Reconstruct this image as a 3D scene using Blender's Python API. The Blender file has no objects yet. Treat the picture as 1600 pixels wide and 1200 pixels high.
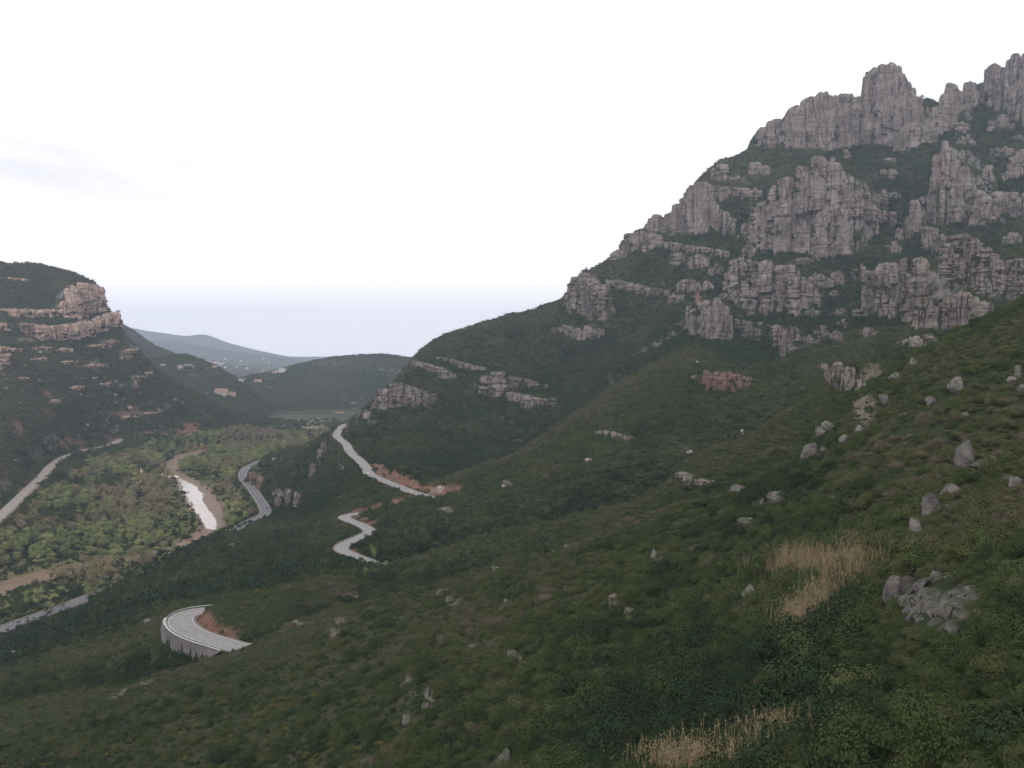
import bpy, math, random
import numpy as np
from mathutils import Vector, Matrix, noise as mnoise
QUICK = ''
random.seed(7); rng = np.random.default_rng(11)
SC = bpy.context.scene
COL = SC.collection

# ------------------------------------------------------------------ camera, sky, sun, exposure
CZ = 170.0                      # camera height above the river plain
F = 1570.0                      # focal length in photo pixels (1600 wide)
PITCH = math.atan(60.0 / F)
cam = bpy.data.cameras.new('camera'); cam.sensor_width = 36; cam.lens = 36 * F / 1600
cam.clip_start = 1; cam.clip_end = 60000
camo = bpy.data.objects.new('camera', cam); COL.objects.link(camo)
camo.location = (0, 0, CZ); camo.rotation_euler = (math.pi / 2 - PITCH, 0, 0)
SC.camera = camo

SUN_DIR = Vector((-0.18, -0.62, 0.74)).normalized()      # towards the sun
SUN_EL = math.asin(SUN_DIR.z); SUN_ROT = math.atan2(SUN_DIR.x, SUN_DIR.y)
W = bpy.data.worlds.new('World'); SC.world = W; W.use_nodes = True
nt = W.node_tree; nt.nodes.clear()
def wn(t, **k):
    n = nt.nodes.new(t)
    for a, b in k.items(): setattr(n, a, b)
    return n
out = wn('ShaderNodeOutputWorld'); bg = wn('ShaderNodeBackground'); sky = wn('ShaderNodeTexSky', sky_type='NISHITA')
sky.sun_disc = False; sky.sun_elevation = SUN_EL; sky.sun_rotation = SUN_ROT; sky.air_density = 1.2; sky.dust_density = 2.5
tc = wn('ShaderNodeTexCoord'); sep = wn('ShaderNodeSeparateXYZ'); nt.links.new(tc.outputs['Generated'], sep.inputs[0])
zc = wn('ShaderNodeMath', operation='ADD'); nt.links.new(sep.outputs[2], zc.inputs[0]); zc.inputs[1].default_value = 0.12
def wdiv(o):
    m = wn('ShaderNodeMath', operation='DIVIDE'); nt.links.new(o, m.inputs[0]); nt.links.new(zc.outputs[0], m.inputs[1]); return m
dx, dy = wdiv(sep.outputs[0]), wdiv(sep.outputs[1])
cmb = wn('ShaderNodeCombineXYZ'); nt.links.new(dx.outputs[0], cmb.inputs[0]); nt.links.new(dy.outputs[0], cmb.inputs[1])
cn = wn('ShaderNodeTexNoise'); cn.inputs['Scale'].default_value = 0.5; cn.inputs['Detail'].default_value = 5; cn.inputs['Roughness'].default_value = .52
cn.inputs['Distortion'].default_value = .6
nt.links.new(cmb.outputs[0], cn.inputs['Vector'])
cr = wn('ShaderNodeMapRange'); cr.inputs[1].default_value = .30; cr.inputs[2].default_value = .56; cr.inputs[3].default_value = .52; cr.inputs[4].default_value = 1.0
nt.links.new(cn.outputs['Fac'], cr.inputs[0])
hz = wn('ShaderNodeMapRange'); nt.links.new(sep.outputs[2], hz.inputs[0]); hz.inputs[1].default_value = .10; hz.inputs[2].default_value = .26; hz.inputs[3].default_value = 1; hz.inputs[4].default_value = 0
mxx = wn('ShaderNodeMath', operation='MAXIMUM'); nt.links.new(cr.outputs[0], mxx.inputs[0]); nt.links.new(hz.outputs[0], mxx.inputs[1])
mx = wn('ShaderNodeMix', data_type='RGBA'); nt.links.new(mxx.outputs[0], mx.inputs[0]); nt.links.new(sky.outputs[0], mx.inputs[6])
mx.inputs[7].default_value = (27.8, 27.0, 27.8, 1)       # sunlit overcast, in the sky node's own units
nt.links.new(mx.outputs[2], bg.inputs[0]); bg.inputs[1].default_value = 0.10
nt.links.new(bg.outputs[0], out.inputs[0])

sun = bpy.data.lights.new('sun', 'SUN'); sun.energy = 3.4; sun.angle = math.radians(9); sun.color = (1, .96, .91)
suno = bpy.data.objects.new('sun', sun); COL.objects.link(suno); suno.location = (0, 0, 900)
suno.rotation_euler = SUN_DIR.to_track_quat('Z', 'Y').to_euler()
SC.view_settings.view_transform = 'Standard'; SC.view_settings.look = 'None'
SC.view_settings.exposure = -1.0; SC.view_settings.gamma = 1; SC.view_settings.use_curve_mapping = False
SC.cycles.volume_bounces = 0; SC.cycles.max_bounces = 5; SC.cycles.diffuse_bounces = 2; SC.cycles.transparent_max_bounces = 4

# ------------------------------------------------------------------ projection helpers (photo pixel <-> place)
cp, sp = math.cos(PITCH), math.sin(PITCH)
def ray(px, py):
    u, v = px - 800.0, 600.0 - py
    return np.array([u, v * sp + F * cp, v * cp - F * sp])
def at(px, py, d):              # point at ground distance d along the view of a photo pixel; z relative to the camera
    r = ray(px, py); return r * (d / r[1])
def unz(px, py, z):
    r = ray(px, py); return r * (z / r[2])
def proj(x, y, z):
    dep = y * cp - z * sp
    return 800 + F * x / dep, 600 - F * (z * cp + y * sp) / dep

# ------------------------------------------------------------------ noise
def _h(ix, iy, s):
    n = (ix.astype(np.int64) * 374761393 + iy.astype(np.int64) * 668265263 + s * 1442695041) & 0x7fffffff
    n = ((n ^ (n >> 13)) * 1274126177) & 0x7fffffff
    return ((n ^ (n >> 16)) & 0xffff) / 65535.0
def vn(x, y, s=0):
    ix, iy = np.floor(x), np.floor(y); fx, fy = x - ix, y - iy
    fx = fx * fx * (3 - 2 * fx); fy = fy * fy * (3 - 2 * fy)
    a, b, c, d = _h(ix, iy, s), _h(ix + 1, iy, s), _h(ix, iy + 1, s), _h(ix + 1, iy + 1, s)
    return (a + (b - a) * fx) * (1 - fy) + (c + (d - c) * fx) * fy
def fbm(x, y, wl, oct=4, s=0):
    r = 0; a = .5; t = 0
    for i in range(oct):
        r = r + a * (vn(x / wl + 17.3 * i, y / wl - 9.1 * i, s + i) * 2 - 1); t += a; wl *= .5; a *= .5
    return r / t

# ------------------------------------------------------------------ landforms as lofts between feature lines
AX = np.linspace((-700 - 800) / F, (2300 - 800) / F, 3001)     # 1 px steps of x/y
def make_line(pts, sig=22):
    A, D, Z = [], [], []
    for p in pts:
        if len(p) == 4: x = (p[0] - 800) / F * p[1]; d, z = p[1], p[3]
        else: x, d, z = at(p[0], p[2], p[1])
        A.append(x / d); D.append(d); Z.append(z)
    d = np.interp(AX, A, D); z = np.interp(AX, A, Z)
    n = int(sig * 3); k = np.exp(-.5 * (np.arange(-n, n + 1) / sig) ** 2); k /= k.sum()
    sm = lambda v: np.convolve(np.pad(v, n, mode='edge'), k, 'valid')
    return sm(d), sm(z)
class Loft:
    def __init__(self, lines):
        L = [make_line(*l) for l in lines]
        self.D = np.array([l[0] for l in L]); self.Z = np.array([l[1] for l in L])
        for k in range(1, len(L)): self.D[k] = np.maximum(self.D[k], self.D[k - 1] * 1.012 + 1.5)
    def __call__(self, x, y):
        a = (x / y - AX[0]) / (AX[1] - AX[0]); a = np.clip(a, 0, len(AX) - 1.001); i = a.astype(int); f = a - i
        D = self.D[:, i] * (1 - f) + self.D[:, i + 1] * f
        Z = self.Z[:, i] * (1 - f) + self.Z[:, i + 1] * f
        h = np.diff(D, axis=0); s = np.diff(Z, axis=0) / h
        m = np.zeros_like(Z)
        ok = (s[:-1] * s[1:]) > 0
        w1, w2 = 2 * h[1:] + h[:-1], h[1:] + 2 * h[:-1]
        with np.errstate(divide='ignore', invalid='ignore'):
            m[1:-1] = np.where(ok, (w1 + w2) / (w1 / s[:-1] + w2 / s[1:]), 0)
        m[0] = s[0]; m[-1] = s[-1]
        r = np.where(y < D[0], Z[0], Z[-1])
        for k in range(len(D) - 1):
            t = (y - D[k]) / h[k]; sel = (t >= 0) & (t <= 1); t = np.clip(t, 0, 1)
            v = (Z[k] * (1 + 2 * t) * (1 - t) ** 2 + h[k] * m[k] * t * (1 - t) ** 2 + Z[k + 1] * t * t * (3 - 2 * t) + h[k] * m[k + 1] * t * t * (t - 1))
            r = np.where(sel, v, r)
        return r
N = None
A_ridge = [(-200, 255, 1200), (0, 262, 1115), (100, 266, 1084), (207, 275, 1070), (325, 288, 1026), (372, 292, 1012), (420, 292, 990), (462, 295, 969), (544, 300, 941), (590, 302, 935), (700, 300, 904), (800, 296, 874), (870, 290, 852), (960, 280, 820), (1040, 270, 792), (1150, 255, 764), (1210, 250, 738), (1260, 250, 706), (1290, 255, 665), (1350, 265, 603), (1440, 282, 548), (1500, 290, 513), (1600, 300, 467), (1800, 320, 400)]
DR = [(300, 1345, N, -190), (375, 1345, N, -176), (397, 1340, 724), (427, 1335, 710), (474, 1330, 696), (507, 1310, 675), (528, 1300, 664), (560, 1320, 642), (585, 1340, 626), (605, 1370, 602), (640, 1450, 567), (650, 1470, 548), (680, 1500, 527), (700, 1520, 520), (760, 1540, 502), (800, 1560, 491), (840, 1580, 479), (880, 1590, 464), (893, 1600, 448), (905, 1610, 426), (925, 1620, 417), (950, 1640, 405), (972, 1660, 388), (990, 1670, 364), (1015, 1690, 357), (1034, 1700, 350), (1060, 1720, 322), (1075, 1740, 302), (1090, 1750, 284), (1105, 1760, 270), (1125, 1780, 250), (1145, 1790, 244), (1180, 1830, 227), (1230, 1850, 226), (1300, 1860, 226), (1400, 1870, 222), (1430, 1880, 180), (1448, 1890, 158), (1470, 1890, 170), (1500, 1890, 150), (1538, 1890, 136), (1580, 1880, 120), (1640, 1870, 90), (1800, 1850, 40), (2200, 1850, 0)]
zR = Loft([
 ([(-300, 60, N, -85), (0, 60, N, -75), (400, 50, N, -62), (800, 40, N, -40), (1200, 28, N, -27), (1600, 20, N, -18), (2000, 20, N, -14)], 40),
 ([(-300, 180, N, -92), (0, 190, 1250), (400, 150, 1250), (800, 95, 1260), (1200, 60, 1280), (1600, 42, 1300), (2000, 35, N, -16)], 40),
 ([(-300, 205, N, -93), (0, 205, 1215), (400, 180, 1170), (800, 130, 1150), (1200, 100, 1060), (1350, 90, 1030), (1420, 78, 1000), (1600, 66, 985), (2000, 60, 960)], 30),
 ([(-200, 230, 1230), (0, 228, 1175), (400, 220, 1090), (800, 190, 1010), (1000, 175, 960), (1200, 150, 890), (1340, 128, 880), (1430, 118, 820), (1600, 105, 800), (2000, 100, 760)], 30),
 (A_ridge, 12),
 ([(-200, 310, N, -118), (0, 310, N, -110), (200, 308, N, -104), (300, 316, N, -101), (372, 314, N, -97), (430, 322, N, -96), (470, 331, N, -96), (544, 342, N, -94), (700, 355, 975), (870, 345, 940), (1040, 325, 890), (1150, 315, 865), (1260, 318, 815), (1350, 335, 725), (1500, 355, 630), (1600, 365, 575), (1900, 380, 480)], 20),
 ([(-200, 400, N, -138), (0, 400, 1055), (200, 375, 1005), (262, 352, N, -98), (290, 345, N, -96), (310, 345, 951), (325, 345, 944), (375, 345, 941), (459, 352, 930), (525, 405, 910), (565, 455, 897), (597, 482, 885), (650, 480, 868), (700, 470, 855), (750, 460, 837), (850, 440, 821), (925, 430, 801), (975, 425, 783), (1050, 412, 752), (1062, 410, 737), (1090, 412, 710), (1162, 420, 685), (1230, 435, 640), (1290, 455, 592), (1350, 480, 562), (1500, 520, 530), (1600, 540, 482), (1900, 560, 420)], 9),
 ([(-200, 480, N, -154), (0, 480, 1015), (200, 480, 962), (325, 455, 936), (459, 445, 915), (540, 492, 884), (597, 496, N, -111), (640, 510, N, -113), (700, 525, 905), (870, 520, 890), (1000, 512, 862), (1060, 508, 832), (1160, 522, 780), (1290, 540, 706), (1400, 560, 612), (1600, 600, 535), (1900, 620, 460)], 20),
 ([(-200, 520, N, -162), (0, 545, 1000), (120, 595, 962), (150, 612, 938), (175, 632, 918), (200, 656, 903), (240, 698, 885), (275, 730, 868), (311, 765, 848), (350, 805, 829), (400, 690, 850), (459, 565, 882), (515, 545, 862), (565, 585, 838), (612, 592, 822), (700, 600, 800), (800, 612, 760), (900, 630, 712), (1000, 640, 690), (1060, 640, 675), (1160, 660, 632), (1290, 680, 568), (1400, 720, 528), (1600, 760, 485), (1900, 780, 420)], 12),
 ([(-200, 600, N, -186), (0, 640, N, -186), (130, 720, N, -186), (240, 800, N, -186), (330, 860, N, -180), (370, 880, N, -166), (400, 910, 812), (459, 800, 822), (530, 650, 808), (600, 682, 785), (650, 700, 772), (712, 722, 742), (812, 760, 705), (870, 800, 670), (900, 840, 645), (960, 930, 602), (1080, 1000, 547), (1160, 880, 575), (1290, 850, 545), (1400, 860, 517), (1600, 900, 455), (1900, 920, 390)], 12),
 ([(0, 700, N, -190), (330, 900, N, -186), (400, 985, N, -172), (459, 900, 806), (530, 700, N, -112), (570, 850, N, -98), (600, 778, N, -96.5), (622, 757, N, -96), (648, 737, N, -97), (670, 745, N, -101), (712, 800, 768), (812, 870, 735), (870, 930, 705), (900, 980, 680), (960, 1040, 628), (1080, 1080, 540), (1160, 980, 560), (1290, 900, 538), (1400, 950, 510), (1600, 980, 430), (1900, 1000, 370)], 20),
 ([(0, 800, N, -190), (330, 960, N, -190), (415, 985, N, -168), (459, 960, 786), (500, 915, 750), (560, 905, 719), (600, 885, 708), (650, 900, 704), (712, 960, 704), (812, 1060, 664), (900, 1180, 610), (960, 1220, 580), (1080, 1180, 510), (1160, 1150, 525), (1290, 1050, 522), (1400, 1050, 482), (1600, 1080, 390), (1900, 1080, 330)], 25),
 ([(330, 1200, N, -190), (385, 1200, N, -175), (410, 1180, 745), (459, 1150, 727), (507, 1150, 700), (528, 1155, 681), (560, 1150, 670), (600, 1130, 664), (650, 1150, 654), (712, 1180, 644), (812, 1250, 609), (900, 1340, 560), (960, 1380, 535), (1080, 1330, 470), (1160, 1300, 470), (1290, 1250, 440), (1400, 1250, 420), (1600, 1250, 330), (1900, 1250, 270)], 25),
 ([(330, 1300, N, -190), (385, 1290, N, -172), (410, 1290, 727), (459, 1250, 708), (507, 1250, 684), (528, 1240, 671), (560, 1230, 655), (600, 1250, 634), (650, 1300, 600), (712, 1350, 574), (812, 1420, 540), (900, 1480, 495), (960, 1530, 460), (1080, 1520, 380), (1160, 1500, 370), (1290, 1480, 330), (1400, 1480, 300), (1600, 1480, 220), (1900, 1480, 150)], 20),
 (DR, 4),
 ([(300, 1500, N, -195), (528, 1480, N, -175), (650, 1640, N, -90), (800, 1760, N, -40), (1000, 1850, N, 80), (1180, 1980, N, 260), (1400, 2060, N, 300), (1600, 2060, N, 360), (1900, 2060, N, 420)], 25),
 ([(300, 1800, N, -200), (650, 2000, N, -190), (1000, 2200, N, -140), (1400, 2500, N, -60), (1900, 2500, N, 0)], 25)])
def back(pts, n):      # the flat topped hill stands further back the higher up it is
    return [(p[0], p[1] + n * float(np.interp(p[0], [0, 60, 150, 225, 400], [.55, .75, 1, 1, .3])), *p[2:]) for p in pts]
zL = Loft([(back(l[0], [0, 0, 0, -12, 45, 120, 120, 120, 120, 120, 120, 120][k]), l[1]) for k, l in enumerate([
 ([(-400, 600, N, -172), (0, 760, N, -172), (100, 860, N, -172), (200, 1080, N, -172), (240, 1450, N, -172), (480, 1800, N, -176), (560, 2000, N, -200), (700, 2000, N, -200)], 10),
 ([(-400, 700, N, -158), (0, 825, N, -162), (100, 940, N, -162), (200, 1180, N, -162), (235, 1530, N, -162), (300, 1660, N, -162), (400, 1770, N, -163), (480, 1900, N, -174), (560, 2050, N, -200), (700, 2050, N, -200)], 10),
 ([(-300, 800, N, -148), (0, 880, 808), (75, 1226, 732), (110, 1400, 708), (185, 1570, 690), (230, 1630, 683), (300, 1730, 680), (400, 1860, 676), (480, 2000, N, -178), (560, 2100, N, -200), (700, 2100, N, -200)], 10),
 ([(-300, 1150, 655), (0, 1250, 650), (60, 1400, 648), (100, 1500, 645), (185, 1660, 645), (250, 1760, 642), (300, 1840, 645), (350, 1940, 650), (400, 2040, 660), (450, 2110, 668), (490, 2200, N, -190), (700, 2200, N, -200)], 14),
 ([(-300, 1380, 590), (0, 1400, 588), (100, 1540, 582), (185, 1710, 575), (230, 1770, 585), (270, 1850, 605), (300, 1890, 620), (350, 1980, 636), (400, 2075, 650), (450, 2150, 664), (490, 2230, N, -192), (700, 2300, N, -200)], 12),
 ([(-300, 1500, 525), (0, 1500, 528), (100, 1580, 527), (150, 1660, 519), (186, 1735, 507), (200, 1760, 529), (212, 1790, 538), (225, 1810, 556), (240, 1850, 574), (300, 1940, 610), (350, 2030, 631), (400, 2110, 647), (450, 2180, 661), (490, 2260, N, -195), (700, 2330, N, -200)], 5),
 ([(-300, 1530, 500), (0, 1530, 502), (100, 1600, 503), (150, 1675, 492), (184, 1745, 489), (190, 1765, 525), (225, 1850, 580), (300, 2000, 640), (400, 2200, N, -180), (700, 2400, N, -200)], 4),
 ([(-300, 1560, 490), (0, 1560, 492), (100, 1620, 496), (150, 1690, 485), (170, 1730, 480), (182, 1765, 495), (200, 1850, 580), (300, 2050, N, -170), (700, 2450, N, -200)], 4),
 ([(-300, 1590, 470), (0, 1590, 475), (80, 1630, 470), (104, 1645, 452), (130, 1670, 443), (152, 1700, 446), (162, 1715, 460), (168, 1745, 478), (185, 1800, 520), (220, 1900, N, -120), (300, 2100, N, -180), (700, 2500, N, -200)], 4),
 ([(-300, 1700, 395), (0, 1700, 408), (60, 1720, 413), (115, 1740, 421), (130, 1750, 431), (142, 1755, 436), (155, 1765, 447), (160, 1775, 462), (170, 1800, N, 40), (200, 1900, N, -60), (300, 2150, N, -190), (700, 2500, N, -200)], 3),
 ([(-300, 1950, N, 130), (100, 1950, N, 110), (160, 1950, N, 20), (250, 2050, N, -150), (700, 2550, N, -200)], 15),
 ([(-300, 2300, N, -20), (160, 2300, N, -60), (300, 2300, N, -190), (700, 2600, N, -200)], 25)])])
def smax(a, b, s): return .5 * (a + b + np.sqrt((a - b) ** 2 + s * s))
def zV(x, y): return -167.2 + .8 * fbm(x, y, 60, 3, 5) - .006 * np.maximum(0, y - 1500)
def zbase(x, y):
    r, l, v = zR(x, y), zL(x, y), zV(x, y)
    k = np.clip((y - 60) / 900, 0, 1)
    am = 1.2 + 8 * k
    up = np.clip((np.maximum(r, l) + 165) / 25, 0, 1)
    nz = am * .75 * fbm(x, y, 80, 3, 21) * np.clip((y - 330) / 350, 0, 1) + (.7 + 2.2 * k) * fbm(x, y, 26, 3, 33) + .5 * fbm(x, y, 5, 2, 41)
    nz *= np.clip(1 - .6 * (y < 420), 0, 1)
    return smax(smax(r, l, 5), v, 4) - .8 + nz * up

# main rectilinear grid
def lines_y():
    y = [22.0]
    while y[-1] < 2380: y.append(y[-1] + min(6.0, max(1.0, y[-1] * .0058)))
    return np.array(y)
def lines_x():
    x = [0.0]
    while x[-1] < 1350: x.append(x[-1] + min(6.5, max(1.3, x[-1] * .011)))
    x = np.array(x); return np.concatenate([-x[:0:-1], x])
GX, GY = lines_x(), lines_y()
XX, YY = np.meshgrid(GX, GY)
ZZ = zbase(XX.ravel(), YY.ravel()).reshape(XX.shape)
def samp(x, y, Zg=None):
    Zg = ZZ if Zg is None else Zg
    x = np.asarray(x, float); y = np.asarray(y, float)
    i = np.clip(np.searchsorted(GX, x) - 1, 0, len(GX) - 2); j = np.clip(np.searchsorted(GY, y) - 1, 0, len(GY) - 2)
    fx = np.clip((x - GX[i]) / (GX[i + 1] - GX[i]), 0, 1); fy = np.clip((y - GY[j]) / (GY[j + 1] - GY[j]), 0, 1)
    return (Zg[j, i] * (1 - fx) + Zg[j, i + 1] * fx) * (1 - fy) + (Zg[j + 1, i] * (1 - fx) + Zg[j + 1, i + 1] * fx) * fy
RD = np.exp(np.linspace(math.log(30), math.log(2350), 900))
def hit(px, py, dmin=30):
    r = ray(px, py); t = RD / r[1]; x, z = r[0] * t, r[2] * t
    g = samp(x, RD) - z; g[RD < dmin] = -1
    k = np.argmax(g > 0)
    if g[k] <= 0:
        k = int(np.argmax(samp(x, RD) / RD * (RD > max(dmin, 1200)) - 9 * (RD <= max(dmin, 1200)))); d = RD[k]
    elif k == 0: d = RD[0]
    else: d = RD[k - 1] + (RD[k] - RD[k - 1]) * (-g[k - 1]) / (g[k] - g[k - 1])
    p = r * (d / r[1]); return p

# ------------------------------------------------------------------ roads, river: courses in plan, cut into the ground
def smooth_path(P, step=3.0):
    P = [Vector(p) for p in P]; o = []
    for i in range(len(P) - 1):
        a, b, c, d = P[max(i - 1, 0)], P[i], P[i + 1], P[min(i + 2, len(P) - 1)]
        n = max(2, int((c - b).length / step))
        for k in range(n):
            t = k / n
            o.append(.5 * ((2 * b) + (c - a) * t + (2 * a - 5 * b + 4 * c - d) * t * t + (3 * b - a - 3 * c + d) * t ** 3))
    o.append(P[-1]); return np.array([tuple(v) for v in o])
def course(pix, z, step=3): return smooth_path([tuple(unz(px, py, z)) for px, py in pix], step)
R1 = course([(470, 945), (400, 950), (350, 952), (318, 954), (300, 957), (287, 962), (282, 969), (286, 977), (298, 986.5), (320, 996), (345, 1003.5), (372, 1011), (400, 1011), (440, 1003), (480, 992)], -95, 1.5)
R2 = course([(665, 872), (628, 879), (598, 882.5), (572, 875), (548, 866), (534, 859), (537, 851), (556, 842), (572, 835), (578, 829.5), (566, 821), (548, 814), (538, 808.5), (548, 804), (580, 800), (620, 797)], -110, 2)
R3 = course([(700, 785), (670, 776), (645, 769), (625, 761), (605, 753), (588, 746), (577, 740), (573, 732), (563, 720), (551, 710), (545, 702), (541, 694), (531, 686), (526, 680), (530, 672), (538, 664), (560, 658)], -103, 3)
HW = course([(-160, 1045), (-60, 1008), (0, 985), (65, 961), (130, 937), (190, 913), (240, 889), (300, 858), (350, 835), (395, 813), (414, 803), (412, 791), (404, 778), (394, 764), (383, 752), (379, 743), (383, 733), (396, 725), (430, 712), (480, 700)], -160, 4)
LR = course([(-90, 880), (-40, 838), (0, 806), (40, 768), (62, 748), (78, 729), (100, 714), (130, 704), (165, 697), (183, 690), (186, 686)], -150, 5)
PT = smooth_path([tuple(unz(px, py, -163)) for px, py in [(160, 793), (172, 786), (176, 780), (171, 774), (182, 769), (200, 765), (218, 757), (222, 742), (219, 728), (226, 712), (236, 706)]], 4)
RV = course([(335, 701), (305, 707), (282, 717), (270, 730), (272, 741), (292, 752), (308, 768), (319, 786), (334, 810), (332, 828), (280, 856), (190, 872), (120, 885), (45, 906), (-40, 930), (-140, 960)], -168, 4)
def near(path, X, Y):
    d2 = np.full(X.shape, 1e12); zz = np.zeros(X.shape); ss = np.zeros(X.shape)
    for i in range(len(path) - 1):
        a, b = path[i], path[i + 1]; ex, ey = b[0] - a[0], b[1] - a[1]; L = ex * ex + ey * ey + 1e-9
        t = np.clip(((X - a[0]) * ex + (Y - a[1]) * ey) / L, 0, 1)
        q = (X - a[0] - t * ex) ** 2 + (Y - a[1] - t * ey) ** 2; m = q < d2
        d2 = np.where(m, q, d2); zz = np.where(m, a[2] + t * (b[2] - a[2]), zz)
        ss = np.where(m, np.sign(ex * (Y - a[1]) - ey * (X - a[0])), ss)
    return np.sqrt(d2), zz, ss
def window(path, pad):
    i0, i1 = np.searchsorted(GX, [path[:, 0].min() - pad, path[:, 0].max() + pad]); j0, j1 = np.searchsorted(GY, [path[:, 1].min() - pad, path[:, 1].max() + pad])
    return slice(max(j0, 0), j1 + 1), slice(max(i0, 0), i1 + 1)
ROADD = np.full(ZZ.shape, 999.0)     # distance to the nearest road edge
CUT = np.zeros(ZZ.shape)             # freshly cut red earth
def carve(path, half, blend, red=0.0, drop=.25):
    w = window(path, half + blend + 10); d, z, s = near(path, XX[w], YY[w]); e = d - half
    t = np.clip(e / blend, 0, 1); t = t * t * (3 - 2 * t); old = ZZ[w].copy()
    ZZ[w] = np.where(e < blend, (z - drop) * (1 - t) + old * t, old)
    ROADD[w] = np.minimum(ROADD[w], e)
    if red: CUT[w] = np.maximum(CUT[w], red * ((e > .5) & (e < blend * .75) & (old > z + 1.2)))
carve(R3, 5.6, 10, 1); carve(R2, 5.0, 6, 1); carve(HW, 7.5, 9); carve(LR, 7, 14, 0); carve(R1, 5.6, 3.2, 1); CUT[(YY > 352) & (YY < 420) & (XX < 0)] = 0
sub = R1[int(len(R1) * .36):int(len(R1) * .78)]; w = window(sub, 30); d, z, s = near(sub, XX[w], YY[w]); e = d - 5.2
OUT = 1 if np.dot([-(sub[len(sub) // 2 + 1] - sub[len(sub) // 2])[1], (sub[len(sub) // 2 + 1] - sub[len(sub) // 2])[0]], [-1, 0]) > 0 else -1
ee = np.minimum(np.hypot(XX[w] - sub[0, 0], YY[w] - sub[0, 1]), np.hypot(XX[w] - sub[-1, 0], YY[w] - sub[-1, 1]))
ZZ[w] = np.where((e > 0) & (e < 16) & (s == OUT), np.minimum(ZZ[w], z - 5.6 * np.clip(ee / 12, 0, 1) * (1 - .25 * e / 16)), ZZ[w])
w = window(RV, 60); d, z, s = near(RV, XX[w], YY[w]); RVW = 11.5 + 2.5 * np.sin(YY[w] * .013)
t = np.clip((d - RVW) / 9, 0, 1); ZZ[w] = np.where(ZZ[w] < -155, np.minimum(ZZ[w], (-170.5) * (1 - t) + ZZ[w] * t), ZZ[w])
RIVD = np.full(ZZ.shape, 999.0); RIVD[w] = d - RVW

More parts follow.
